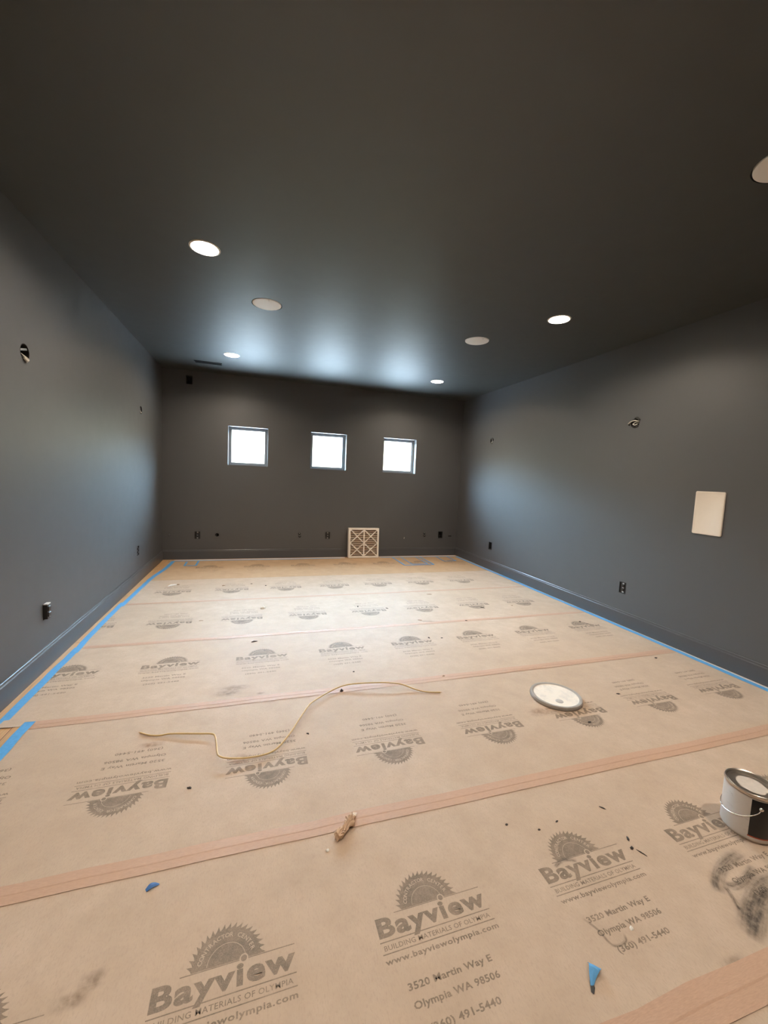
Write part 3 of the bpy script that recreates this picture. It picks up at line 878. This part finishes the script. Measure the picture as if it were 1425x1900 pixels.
for wl, a, z, kind, lab in BOXES:
    Mx = wall_matrix(wl, a, z)
    names = {'outlet': ('wall_outlet', 'outlet'), 'proud': ('wall_outlet', 'outlet'), 'open': ('outlet_box', 'electrical box'),
             'round_wires': ('sconce_box', 'electrical box'), 'round_wires2': ('sconce_box', 'electrical box'), 'round_plain': ('sconce_box', 'electrical box'),
             'ring': ('cable_outlet', 'cable outlet'), 'jack': ('cable_outlet', 'cable outlet'), 'slit': ('cable_slot', 'cable outlet'), 'stub': ('cable_stub', 'cable outlet')}
    r = empty(names[kind][0])
    r.matrix_world = Mx
    grp = {'wall_outlet': 'outlets low on the walls', 'outlet_box': 'open black outlet boxes', 'sconce_box': 'open sconce boxes', 'cable_outlet': 'cable outlets on the far wall', 'cable_stub': 'painted cable stubs on the far wall'}.get(names[kind][0])
    tag(r, lab, names[kind][1], grp)
    if kind == 'outlet':
        box_shell(0.033, 0.051).build('back_box', M['hole'], r)
        rim = MB(); rim.box(-0.0375, 0.0375, 0.0002, 0.002, 0.050, 0.056); rim.box(-0.0375, 0.0375, 0.0002, 0.002, -0.056, -0.050)
        rim.box(-0.0375, -0.0325, 0.0002, 0.002, -0.050, 0.050); rim.box(0.0325, 0.0375, 0.0002, 0.002, -0.050, 0.050)
        rim.build('box_rim', M['black'], r)
        yoke(r, 0.004)
        MB().box(-0.0325, 0.0325, -0.012, -0.009, -0.0505, 0.0505).build('mud_ring', M['device'], r)
        receptacle(r, 0.004)
    elif kind == 'proud':
        box_shell(0.033, 0.051).build('back_box', M['hole'], r)
        MB().box(-0.020, 0.020, -0.030, 0.020, -0.049, 0.046).build('outlet_body', M['device'], r, bevel=0.002)
        MB().box(-0.0215, 0.0215, -0.004, 0.0215, 0.0465, 0.0535).build('top_yoke', M['white'], r, bevel=0.001)
        receptacle(r, 0.0265)
        for zz in (-0.036, 0.0, 0.036): MB().box(-0.004, 0.004, 0.0205, 0.0245, zz - 0.002, zz + 0.002).build('screw', M['galv'], r)
    elif kind == 'open':
        box_shell(0.039, 0.057).build('back_box', M['hole'], r)
        f = MB(); f.box(-0.042, 0.042, 0.0002, 0.002, 0.055, 0.060); f.box(-0.042, 0.042, 0.0002, 0.002, -0.060, -0.055)
        f.box(-0.042, -0.037, 0.0002, 0.002, -0.055, 0.055); f.box(0.037, 0.042, 0.0002, 0.002, -0.055, 0.055)
        f.build('box_rim', M['black'], r)
        MB().tube(smooth_path([(0.0, -0.062, 0.03), (0.01, -0.04, 0.01), (-0.012, -0.03, -0.02), (0.008, -0.035, -0.03)]), 0.003).build('wire', M['wire_black'], r)
    elif kind.startswith('round'):
        rr = ROUND_R[kind]
        round_shell(rr).build('back_box', M['hole'], r)
        if kind == 'round_wires':
            MB().box(-0.048, 0.048, -0.010, -0.006, 0.010, 0.022).xf(Matrix.Rotation(radians(14), 4, 'Y')).build('bracket', M['galv'], r)
            MB().tube(smooth_path([(0.0, -0.06, 0.01), (0.006, -0.02, -0.012), (-0.008, 0.008, -0.036), (0.010, 0.013, -0.047), (0.020, 0.006, -0.034)]), 0.0075, 10).build('cable', M['wire_white'], r, smooth=True)
            MB().tube(smooth_path([(0.012, -0.05, 0.0), (0.024, -0.012, -0.012), (0.030, 0.004, -0.030)]), 0.003).build('wire', M['wire_black'], r, smooth=True)
            MB().tube(smooth_path([(-0.010, -0.05, 0.0), (-0.022, -0.008, -0.020), (-0.014, 0.006, -0.045), (0.0, 0.006, -0.056)]), 0.0028).build('wire', M['wire_white'], r, smooth=True)
        elif kind == 'round_wires2':
            MB().tube(smooth_path([(-0.05, -0.03, 0.012), (-0.03, 0.012, 0.016), (0.0, 0.018, 0.022), (0.035, 0.014, 0.016), (0.062, 0.010, 0.002), (0.066, 0.008, -0.006)]), 0.0055, 10).build('cable', M['wire_white'], r, smooth=True)
            MB().tube(smooth_path([(-0.02, -0.04, 0.0), (-0.012, 0.006, 0.004), (0.012, 0.012, -0.010), (-0.012, 0.014, -0.020), (-0.030, 0.004, -0.010)]), 0.0045, 10).build('cable', M['wire_white'], r, smooth=True)
            MB().tube(smooth_path([(0.066, 0.008, -0.006), (0.060, 0.010, -0.014), (0.050, 0.010, -0.016)]), 0.006, 10).build('wire_end', M['wire_black'], r, smooth=True)
            MB().tube(smooth_path([(0.0, -0.05, -0.02), (0.02, 0.004, -0.032), (-0.02, 0.006, -0.037), (-0.038, -0.002, -0.028)]), 0.006, 10).build('wire', M['wire_black'], r, smooth=True)
            MB().tube(smooth_path([(0.01, -0.04, 0.02), (0.004, 0.006, 0.034), (-0.020, 0.012, 0.048), (-0.038, 0.012, 0.036), (-0.052, 0.006, 0.022)]), 0.008, 10).build('wire', M['wire_black'], r, smooth=True)
        else:
            MB().box(-0.006, 0.006, -0.010, -0.006, -0.043, 0.043).xf(Matrix.Rotation(radians(20), 4, 'Y')).build('bracket', M['galv'], r)
            MB().tube(smooth_path([(0.0, -0.06, 0.0), (0.010, -0.015, -0.010), (0.004, 0.006, -0.034)]), 0.006, 10).build('cable', M['wire_white'], r, smooth=True)
    elif kind == 'ring':
        round_shell(0.0255).build('back_box', M['hole'], r)
        MB().lathe([(0.026, 0.0002), (0.026, 0.003), (0.033, 0.003), (0.034, 0.0002)], 36, closed=True).xf(Matrix.Rotation(-pi / 2, 4, 'X')).build('ring_trim', M['wall'], r, smooth=True)
        MB().tube(smooth_path([(0.004, -0.05, 0.0), (0.010, -0.01, 0.004), (0.004, 0.006, -0.012)]), 0.005).build('cable', M['wire_black'], r, smooth=True)
    elif kind == 'jack':
        MB().box(-0.026, 0.026, 0.0002, 0.0035, -0.046, 0.046).build('plate', M['wall'], r, bevel=0.002)
        for s in (-1, 1):
            m = MB().lathe([(0.0001, 0.0042), (0.016, 0.0042), (0.019, 0.0036)], 28).xf(Matrix.Translation((0.003 * s, 0, 0.021 * s)) @ Matrix.Rotation(-pi / 2, 4, 'X'))
            m.build('cable_hole', M['hole'], r)
            MB().tube([(0.003 * s, 0.004, 0.010 + 0.021 * s), (0.003 * s, 0.010, 0.006 + 0.021 * s)], 0.006, 10).build('connector', M['galv'], r)
    elif kind == 'slit':
        MB().box(-0.034, 0.034, 0.0002, 0.0025, -0.022, 0.022).build('plate', M['wall'], r, bevel=0.001)
        MB().box(-0.030, 0.030, 0.0022, 0.0032, -0.012, 0.006).build('slot', M['hole'], r)
    else:
        MB().lathe([(0.0001, 0.012), (0.008, 0.012), (0.010, 0.009), (0.010, 0.0002)], 24).xf(Matrix.Rotation(-pi / 2, 4, 'X')).build('plug', M['wall'], r, smooth=True)
        MB().tube(smooth_path([(0, 0.008, 0), (0.004, 0.018, -0.010), (0.006, 0.014, -0.022)]), 0.005, 10).build('cable', M['wire_white'] if a > 1 else M['wall'], r, smooth=True)

# white panel on the right wall
pn = MB()
hx, hz, rad, n = 0.1105, 0.1735, 0.012, 6
out = []
for (cx_, cz_, a0) in ((hx - rad, hz - rad, 0), (-hx + rad, hz - rad, pi / 2), (-hx + rad, -hz + rad, pi), (hx - rad, -hz + rad, 3 * pi / 2)):
    for i in range(n + 1):
        a = a0 + pi / 2 * i / n
        out.append((cx_ + rad * cos(a), cz_ + rad * sin(a)))
k = len(out)
def inset(d): return [(x * (1 - d / hx), z_ * (1 - d / hz)) for x, z_ in out]
vs = [(x, 0.0003, z_) for x, z_ in out] + [(x, 0.008, z_) for x, z_ in out] + [(x, 0.0105, z_) for x, z_ in inset(0.003)] + [(x, 0.0105, z_) for x, z_ in inset(0.014)] + [(x, 0.0098, z_) for x, z_ in inset(0.0155)]
fs = [tuple(range(k)), tuple(range(4 * k, 5 * k))]
for j in range(4):
    for i in range(k):
        fs.append((j * k + i, j * k + (i + 1) % k, (j + 1) * k + (i + 1) % k, (j + 1) * k + i))
pn.add(vs, fs)
o = pn.build('access_panel', M['plate'], smooth=True, angle=30)
o.matrix_world = wall_matrix('right', -4.191, 1.1735)
tag(o, 'white rounded rectangular access panel on the right wall', 'wall panel')

# ------------------------------------------------------------------ air filter leaning against the far wall
fl = empty('air_filter', (2.985, -0.128, ZP + 0.0), (radians(-4.0), 0, radians(-1.5)))
fl.location = (2.985, -0.130, 0.0065)
tag(fl, 'white cardboard framed pleated air filter leaning on the far wall', 'air filter')
FW, FH, FD, FB = 0.254, 0.490, 0.095, 0.030
g = MB()
g.box(-FW, -FW + 0.004, 0, FD, 0, FH); g.box(FW - 0.004, FW, 0, FD, 0, FH)
g.box(-FW + 0.004, FW - 0.004, 0, FD, 0, 0.004); g.box(-FW + 0.004, FW - 0.004, 0, FD, FH - 0.004, FH)
for y0, y1 in ((0, 0.003), (FD - 0.003, FD)):
    g.box(-FW + 0.004, -FW + FB, y0, y1, 0.004, FH - 0.004); g.box(FW - FB, FW - 0.004, y0, y1, 0.004, FH - 0.004)
    g.box(-FW + FB, FW - FB, y0, y1, 0.004, FB); g.box(-FW + FB, FW - FB, y0, y1, FH - FB, FH - 0.004)
g.build('filter_frame', M['card'], fl)
g = MB()
def bar(x0, z0, x1, z1, wd, y0, y1):
    d = Vector((x1 - x0, 0, z1 - z0)).normalized(); s = Vector((-d.z, 0, d.x)) * wd / 2
    P = [Vector((x0, 0, z0)) + s, Vector((x0, 0, z0)) - s, Vector((x1, 0, z1)) - s, Vector((x1, 0, z1)) + s]
    vs = [p + Vector((0, y0, 0)) for p in P] + [p + Vector((0, y1, 0)) for p in P]
    g.add(vs, [(0, 1, 2, 3), (4, 7, 6, 5), (0, 4, 5, 1), (1, 5, 6, 2), (2, 6, 7, 3), (3, 7, 4, 0)])
xa, za, zb, zc = FW - FB + 0.004, FB - 0.004, FH / 2, FH - FB + 0.004
bar(0, za, 0, zc, 0.020, 0.001, 0.0035)
for s in (-1, 1):
    bar(0, zb, s * xa, zc, 0.017, 0.0012, 0.0040); bar(0, zc, s * xa, zb, 0.017, 0.0014, 0.0042)
    bar(0, za, s * xa, zb, 0.017, 0.0016, 0.0044); bar(0, zb, s * xa, za, 0.017, 0.0018, 0.0046)
g.build('lattice', M['card'], fl)
g = MB()
vs, fs = [], []
npl = 14
for i in range(2 * npl + 1):
    zz = 0.006 + (FH - 0.012) * i / (2 * npl)
    yy = 0.006 if i % 2 else 0.066
    vs += [(-FW + 0.005, yy, zz), (FW - 0.005, yy, zz)]
    if i: fs.append((2 * i - 2, 2 * i - 1, 2 * i + 1, 2 * i))
g.add(vs, fs).build('pleats', M['pleat'], fl)

# ------------------------------------------------------------------ paint can
CX, CY, R0, CH = 3.200, -5.490, 0.0845, 0.190
can = empty('paint_can', (CX, CY, ZP))
tag(can, 'white gallon paint can with a black label panel cut off by the right photo edge', 'paint can')
MB().lathe([(0.0001, 0.003), (R0 - 0.007, 0.003), (R0 - 0.006, 0.0), (R0 - 0.0045, 0.0), (R0 - 0.0040, 0.006), (R0, 0.008), (R0, CH - 0.014), (R0 - 0.002, CH - 0.010)], 96).build('can_body', M['tin'], can, smooth=True)
MB().lathe([(R0 + 0.0003, 0.009), (R0 + 0.0006, 0.010), (R0 + 0.0006, CH - 0.017), (R0 + 0.0003, CH - 0.016)], 96).build('paper_label', M['can_label'], can, smooth=True)
A0, A1 = radians(211), radians(318)
MB().lathe([(R0 + 0.0007, 0.026), (R0 + 0.0011, 0.0265), (R0 + 0.0011, CH - 0.018), (R0 + 0.0007, CH - 0.0175)], 40, a0=A0, a1=A1).build('label_panel', M['label_black'], can, smooth=True)
MB().lathe([(R0 + 0.0007, 0.0215), (R0 + 0.0010, 0.022), (R0 + 0.0010, 0.0255), (R0 + 0.0007, 0.026)], 40, a0=A0 - 0.02, a1=A1).build('label_stripe', M['label_red'], can, smooth=True)
MB().lathe([(R0 - 0.002, CH - 0.013), (R0 + 0.0012, CH - 0.010), (R0 + 0.0026, CH - 0.006), (R0 + 0.0014, CH - 0.001), (R0 - 0.0020, CH), (R0 - 0.0050, CH - 0.002),
            (R0 - 0.0058, CH - 0.008), (R0 - 0.0110, CH - 0.009), (R0 - 0.0118, CH - 0.013), (R0 - 0.004, CH - 0.014)], 96, closed=True).build('can_rim', M['tin'], can, smooth=True)
MB().lathe([(0.0001, CH - 0.0105), (R0 - 0.024, CH - 0.0100), (R0 - 0.0165, CH - 0.0095), (R0 - 0.0150, CH - 0.0040), (R0 - 0.0100, CH - 0.0030), (R0 - 0.0070, CH - 0.0050), (R0 - 0.0062, CH - 0.0085)], 96).build('can_lid', M['tin'], can, smooth=True)
lp = MB(); rnd = random.Random(3)
vs = []
for i in range(64):
    a = 2 * pi * i / 64
    rr = (R0 - 0.030) * (0.90 + 0.10 * noise.noise(Vector((cos(a) * 1.7, sin(a) * 1.7, 0.3))))
    vs.append((rr * cos(a), rr * sin(a), CH - 0.0088))
lp.add(vs, [tuple(range(64))]).build('dried_paint', simple('dried_beige_paint', (0.60, 0.53, 0.46), 0.4, var=0.15, scale=60), can)
pts = []
for i in range(41):
    t = i / 40
    a = radians(231 - 180 * t)
    zz = 0.143 - 0.075 * math.sin(pi * t) ** 0.62
    rr = R0 + 0.0026 + 0.0006 * sin(pi * t)
    pts.append((rr * cos(a), rr * sin(a), zz))
MB().tube(pts, 0.0016, 8).build('bail_handle', M['steel'], can, smooth=True)
for a in (radians(231), radians(51)):
    MB().lathe([(0.0001, 0.0062), (0.004, 0.006), (0.0065, 0.004), (0.0075, 0.0)], 24).xf(Matrix.Translation((R0 * cos(a), R0 * sin(a), 0.143)) @ Matrix.Rotation(a, 4, 'Z') @ Matrix.Rotation(pi / 2, 4, 'Y')).build('bail_ear', M['steel'], can, smooth=True)

# ------------------------------------------------------------------ pail lid
ld = empty('pail_lid', (3.118, -4.486, ZP + 0.0013), (0, 0, radians(20)))
tag(ld, 'round white paint-smeared pail lid with a grey rim lying on the paper', 'pail lid')
MB().lathe([(0.148, 0.0), (0.1535, 0.001), (0.1550, 0.006), (0.1545, 0.016), (0.1525, 0.0205), (0.1465, 0.0215), (0.1400, 0.0205), (0.1345, 0.0185), (0.1325, 0.0145), (0.132, 0.010), (0.145, 0.004)], 96, closed=True).build('lid_rim', simple('grey_lid_rim', (0.36, 0.33, 0.30), 0.5, var=0.35, scale=14), ld, smooth=True)
MB().lathe([(0.0001, 0.0155), (0.118, 0.0155), (0.128, 0.0157), (0.1325, 0.0165), (0.1345, 0.0180)], 96).build('lid_top', M['lid_paint'], ld, smooth=True)
MB().lathe([(0.0001, 0.0185), (0.018, 0.0185), (0.0220, 0.0172), (0.0235, 0.0155)], 36).xf(Matrix.Translation((-0.050, -0.052, 0)) @ Matrix.Rotation(0, 4, 'Z')).build('pour_cap', simple('grey_cap', (0.50, 0.47, 0.44), 0.5), ld, smooth=True)

# ------------------------------------------------------------------ yellow cable
WIRE = [(0.747, -4.287, 0.004), (0.79, -4.317, 0.004), (0.841, -4.335, 0.006), (0.891, -4.339, 0.01), (0.968, -4.362, 0.014), (1.045, -4.384, 0.016), (1.092, -4.403, 0.02), (1.11, -4.431, 0.024),
        (1.123, -4.502, 0.03), (1.131, -4.563, 0.03), (1.143, -4.596, 0.03), (1.175, -4.614, 0.027), (1.245, -4.622, 0.02), (1.317, -4.616, 0.014), (1.373, -4.6, 0.012), (1.418, -4.562, 0.014),
        (1.476, -4.478, 0.02), (1.526, -4.383, 0.022), (1.581, -4.278, 0.02), (1.612, -4.231, 0.018), (1.692, -4.162, 0.016), (1.785, -4.103, 0.018), (1.873, -4.091, 0.026), (2.008, -4.116, 0.034),
        (2.11, -4.138, 0.034), (2.193, -4.162, 0.026), (2.268, -4.21, 0.01), (2.327, -4.247, 0.005), (2.416, -4.272, 0.0045)]
cb_ = empty('cable', (0, 0, 0))
tag(cb_, 'thin yellow electrical cable offcut lying in a wavy S on the paper', 'cable')
path = smooth_path([(x, y, max(z + 0.0015, 0.0064)) for x, y, z in WIRE], 6)
MB().tube(path, 0.0041, 10).build('jacket', M['cable'], cb_, smooth=True)
d0 = (path[0] - path[1]).normalized(); d1 = (path[-1] - path[-2]).normalized()
for p, d in ((path[0], d0), (path[-1], d1)):
    MB().tube([p - d * 0.002, p + d * 0.010], 0.0012, 6).build('wire_end', M['copper'], cb_)

# ------------------------------------------------------------------ crumpled paper twist
def wad():
    axis = smooth_path([(1.668, -5.054, 0.014), (1.660, -5.064, 0.019), (1.646, -5.084, 0.021), (1.626, -5.103, 0.015), (1.610, -5.114, 0.017), (1.592, -5.129, 0.016)], 9)
    n = len(axis); k = 22
    vs, fs = [], []
    for i, p in enumerate(axis):
        t = i / (n - 1)
        rad_ = 0.007 + 0.0145 * math.exp(-((t - 0.30) / 0.20) ** 2) + 0.0105 * math.exp(-((t - 0.86) / 0.20) ** 2)
        if i in (0, n - 1): rad_ *= 0.45
        dr = (axis[min(i + 1, n - 1)] - axis[max(i - 1, 0)]).normalized()
        a = Vector((0, 0, 1)); a = (a - dr * a.dot(dr)).normalized(); b = dr.cross(a)
        for j in range(k):
            an = 2 * pi * j / k
            tw = an + 4.2 * t
            u = Vector((cos(tw) * 1.3, sin(tw) * 1.3, t * 3.0))
            crease = 1 - abs(noise.noise(u * 0.9)) * 2.2
            fine = 1 - abs(noise.noise(u * 2.2 + Vector((5, 2, 1)))) * 2.0
            q = p + (a * cos(an) + b * sin(an)) * rad_ * (0.55 + 0.55 * crease + 0.10 * fine)
            q.z = max(q.z, ZP + 0.0030 + 0.0012 * abs(noise.noise(q * 90)))
            vs.append(q)
    for i in range(n - 1):
        for j in range(k):
            j2 = (j + 1) % k
            fs.append((i * k + j, i * k + j2, (i + 1) * k + j2)); fs.append((i * k + j, (i + 1) * k + j2, (i + 1) * k + j))
    fs.append(tuple(range(k))); fs.append(tuple((n - 1) * k + j for j in range(k)))
    m = MB().add(vs, fs)
    z0 = ZP + 0.003
    def flap(quad, t=0.0007):
        P = [Vector(q) for q in quad]; up = (P[1] - P[0]).cross(P[3] - P[0]).normalized() * t
        m.add(P + [p_ + up for p_ in P], [(0, 1, 2, 3), (7, 6, 5, 4), (0, 4, 5, 1), (1, 5, 6, 2), (2, 6, 7, 3), (3, 7, 4, 0)])
    flap([(1.664, -5.060, 0.020), (1.680, -5.056, 0.012), (1.690, -5.034, 0.006), (1.676, -5.030, 0.009)])
    flap([(1.628, -5.094, 0.028), (1.640, -5.108, 0.016), (1.622, -5.120, 0.010), (1.608, -5.104, 0.026)])
    flap([(1.606, -5.104, 0.020), (1.586, -5.116, 0.022), (1.580, -5.134, 0.007), (1.596, -5.128, 0.027)])
    flap([(1.600, -5.120, 0.028), (1.606, -5.130, 0.013), (1.590, -5.141, 0.005), (1.584, -5.133, 0.020)])
    o = m.build('paper_twist', M['kraft_wad'])
    tag(o, 'crumpled twist of brown paper lying across the tan seam tape', 'paper scrap')
wad()

# ------------------------------------------------------------------ blue tape scraps
def scrap(rows, label, name='tape_scrap', mats=('blue', 'blue_dark'), t=0.0007):
    """rows: list of (left point, right point); a folded ribbon with thickness"""
    L = smooth_path([r[0] for r in rows], 4); R_ = smooth_path([r[1] for r in rows], 4)
    vs, fs = [], []
    n = len(L)
    for a, b in zip(L, R_):
        m_ = (a + b) / 2 + Vector((0, 0, 0.0012))
        vs += [a, m_, b, a + Vector((0, 0, t)), m_ + Vector((0, 0, t)), b + Vector((0, 0, t))]
    for i in range(n - 1):
        o_, q = 6 * i, 6 * i + 6
        fs += [(o_, o_ + 1, q + 1, q), (o_ + 1, o_ + 2, q + 2, q + 1), (o_ + 3, q + 3, q + 4, o_ + 4), (o_ + 4, q + 4, q + 5, o_ + 5), (o_, q, q + 3, o_ + 3), (o_ + 2, o_ + 5, q + 5, q + 2)]
    fs += [(0, 3, 4, 1), (1, 4, 5, 2), (6 * n - 6, 6 * n - 5, 6 * n - 2, 6 * n - 3), (6 * n - 5, 6 * n - 4, 6 * n - 1, 6 * n - 2)]
    o = MB().add(vs, fs).build(name, M[mats[0]])
    tag(o, label, 'tape scrap')
    return o
z = ZP + 0.0015
scrap([((2.202, -5.690, z), (2.226, -5.716, z + 0.004)), ((2.196, -5.700, z + 0.012), (2.214, -5.722, z + 0.014)), ((2.182, -5.716, z + 0.008), (2.196, -5.728, z + 0.006)), ((2.168, -5.736, z + 0.001), (2.177, -5.738, z))],
      'folded blue tape scrap in front of the second upright logo from the can')
mbk = MB().add([(2.185, -5.717, z + 0.004), (2.177, -5.742, z), (2.163, -5.753, z), (2.160, -5.747, z), (2.170, -5.732, z + 0.002), (2.184, -5.716, z + 0.0046), (2.176, -5.7415, z + 0.0006), (2.1625, -5.7525, z + 0.0006), (2.1595, -5.7465, z + 0.0006), (2.1695, -5.7315, z + 0.0026)],
               [(0, 1, 2, 3, 4), (9, 8, 7, 6, 5), (0, 5, 6, 1), (1, 6, 7, 2), (2, 7, 8, 3), (3, 8, 9, 4), (4, 9, 5, 0)])
bpy.context.view_layer.update()
sc1 = bpy.data.objects['tape_scrap']
mbk.build('painted_tail', M['device'], sc1)
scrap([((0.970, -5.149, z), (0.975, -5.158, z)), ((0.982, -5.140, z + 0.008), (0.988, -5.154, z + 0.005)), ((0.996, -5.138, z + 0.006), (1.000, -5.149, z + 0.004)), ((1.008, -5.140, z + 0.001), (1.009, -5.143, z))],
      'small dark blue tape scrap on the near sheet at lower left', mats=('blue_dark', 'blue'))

# ------------------------------------------------------------------ flecks and chips on the paper
def chip(x, y, sx_, sy_, ang, mat, label, h=0.004, cat='fleck'):
    rnd = random.Random(int(x * 1000) * 31 + int(-y * 1000))
    n = 9
    vs = []
    for lev, f in ((0.0, 1.0), (0.55, 0.85), (1.0, 0.35)):
        for i in range(n):
            a = 2 * pi * i / n
            k_ = f * rnd.uniform(0.65, 1.15)
            px, py = sx_ * k_ * cos(a), sy_ * k_ * sin(a)
            vs.append((px * cos(ang) - py * sin(ang), px * sin(ang) + py * cos(ang), h * lev * rnd.uniform(0.7, 1.1) if lev else 0.0))
    fs = [tuple(range(n - 1, -1, -1)), tuple(2 * n + i for i in range(n))]
    for l_ in range(2):
        for i in range(n):
            j = (i + 1) % n
            fs.append((l_ * n + i, l_ * n + j, (l_ + 1) * n + j, (l_ + 1) * n + i))
    o = MB().add(vs, fs).build('paint_chip', M[mat])
    o.location = (x, y, ZP + 0.0009)
    tag(o, label, cat, 'loose flecks and scraps on the paper')
D, TN, WH = 'chip', 'chip_tan', 'chip_white'
CH_ = [
    (1.365, -2.431, .030, .022, .3, WH, 'white paper scrap on the shiny sheet between the upside-down logos', .022),
    (1.560, -4.485, .010, .006, 2.4, D, 'dark fleck on the paper just right of the cable bend', .004),
    (1.037, -4.731, .011, .007, 2.6, D, 'dark chip right of the leftmost full upside-down logo in the cable row', .005),
    (1.943, -3.887, .013, .013, 0, D, 'dark round chip just beyond the arch of the yellow cable', .008),
    (1.812, -4.118, .013, .011, .2, D, 'dark crumb touching the yellow cable at its arch', .016),
    (4.359, -4.172, .016, .010, .2, D, 'dark fleck by the right baseboard in front of the tan seam', .004),
    (3.564, -4.544, .015, .009, 2.8, D, 'dark fleck at the corner of the second logo from the right wall', .004),
    (3.125, -4.755, .013, .009, .3, D, 'dark fleck on the half saw blade in front of the pail lid', .004),
    (2.586, -2.638, .030, .010, 2.2, D, 'dark curved sliver at the right end of a middle upside-down logo', .008),
    (2.302, -2.538, .026, .014, 1.5, D, 'dark upright crumb on the middle upside-down logo below the filter', .012),
    (3.235, -3.119, .024, .014, 2.8, D, 'dark chip on the third seam left of the right wall', .008),
    (2.792, -3.024, .040, .010, 2.7, TN, 'tan sliver with a scrape trailing behind it in the middle of the floor', .006),
    (2.704, -3.440, .022, .011, 1.9, D, 'dark chip at the tail of an upright logo, left of its pair', .010),
    (2.814, -3.462, .024, .012, .1, D, 'dark flat chip beside an upright logo, right of its pair', .006),
    (1.289, -3.239, .040, .014, .3, D, 'dark twisted scrap left of the middle above an upright logo', .014),
    (4.372, -3.357, .022, .016, .3, D, 'dark lump on the logo nearest the right wall', .010),
    (4.420, -3.440, .070, .007, 2.5, D, 'long thin dark sliver on the logo nearest the right wall', .004),
    (3.609, -2.794, .046, .011, 2.5, D, 'dark sliver below the second far logo from the right wall', .008),
    (3.986, -2.783, .020, .009, 2.6, TN, 'brown fleck below the upside-down logo nearest the right wall', .005),
    (2.533, -4.077, .015, .009, .3, TN, 'brown fleck on the tan seam right of the cable arch', .005),
    (0.834, -2.682, .032, .012, .1, TN, 'brown flat fleck right of the leftmost middle logo', .005),
    (0.383, -1.455, .060, .020, .7, WH, 'pale paper scrap beside the blue tape near the far left corner', .012),
    (0.440, -1.430, .030, .014, .2, TN, 'brown scrap behind the pale scrap near the far left corner', .014),
    (0.938, -1.539, .035, .014, .1, TN, 'brown flat scrap above the second far logo from the left', .010),
    (1.407, -1.605, .018, .015, .1, D, 'dark dot on the palest sheet above its third logo', .010),
    (1.245, -1.500, .020, .012, .1, D, 'small dark dot on the palest sheet by the brown sheet', .008),
    (3.239, -2.239, .060, .012, 2.9, TN, 'long tan sliver in front of the thin second seam', .006),
    (2.671, -5.407, .012, .005, 1.0, D, 'tiny dark curl between the can and the neighbouring logo', .005),
    (2.649, -5.443, .010, .007, .4, D, 'dark flake at the end of the logo beside the paint can', .006),
    (2.669, -5.468, .020, .0028, 2.0, D, 'dark splinter lying beside the logo left of the can', .003),
    (2.695, -5.264, .014, .005, 2.2, D, 'dark splinter behind the paint can logo near the seam', .003),
    (2.249, -5.232, .007, .005, .3, D, 'tiny dark dot behind the second logo from the can, left of three', .003),
    (2.360, -5.284, .006, .005, .3, D, 'tiny dark dot behind the second logo from the can, middle of three', .003),
    (2.456, -5.270, .008, .004, .3, D, 'tiny dark dot behind the second logo from the can, right of three', .003),
    (2.405, -5.655, .008, .008, .2, WH, 'tiny white crumb on the address lines of the second logo from the can', .004),
    (1.550, -5.162, .007, .006, .2, WH, 'tiny white crumb in front of the crumpled paper twist', .005),
]
for (x, y, a_, b_, g_, m_, lab, h_) in CH_:
    k_ = 0.62 if y > -4.0 and m_ != WH else 1.0
    chip(x, y, a_ * k_, b_ * k_, g_, m_, lab, h_ * k_)
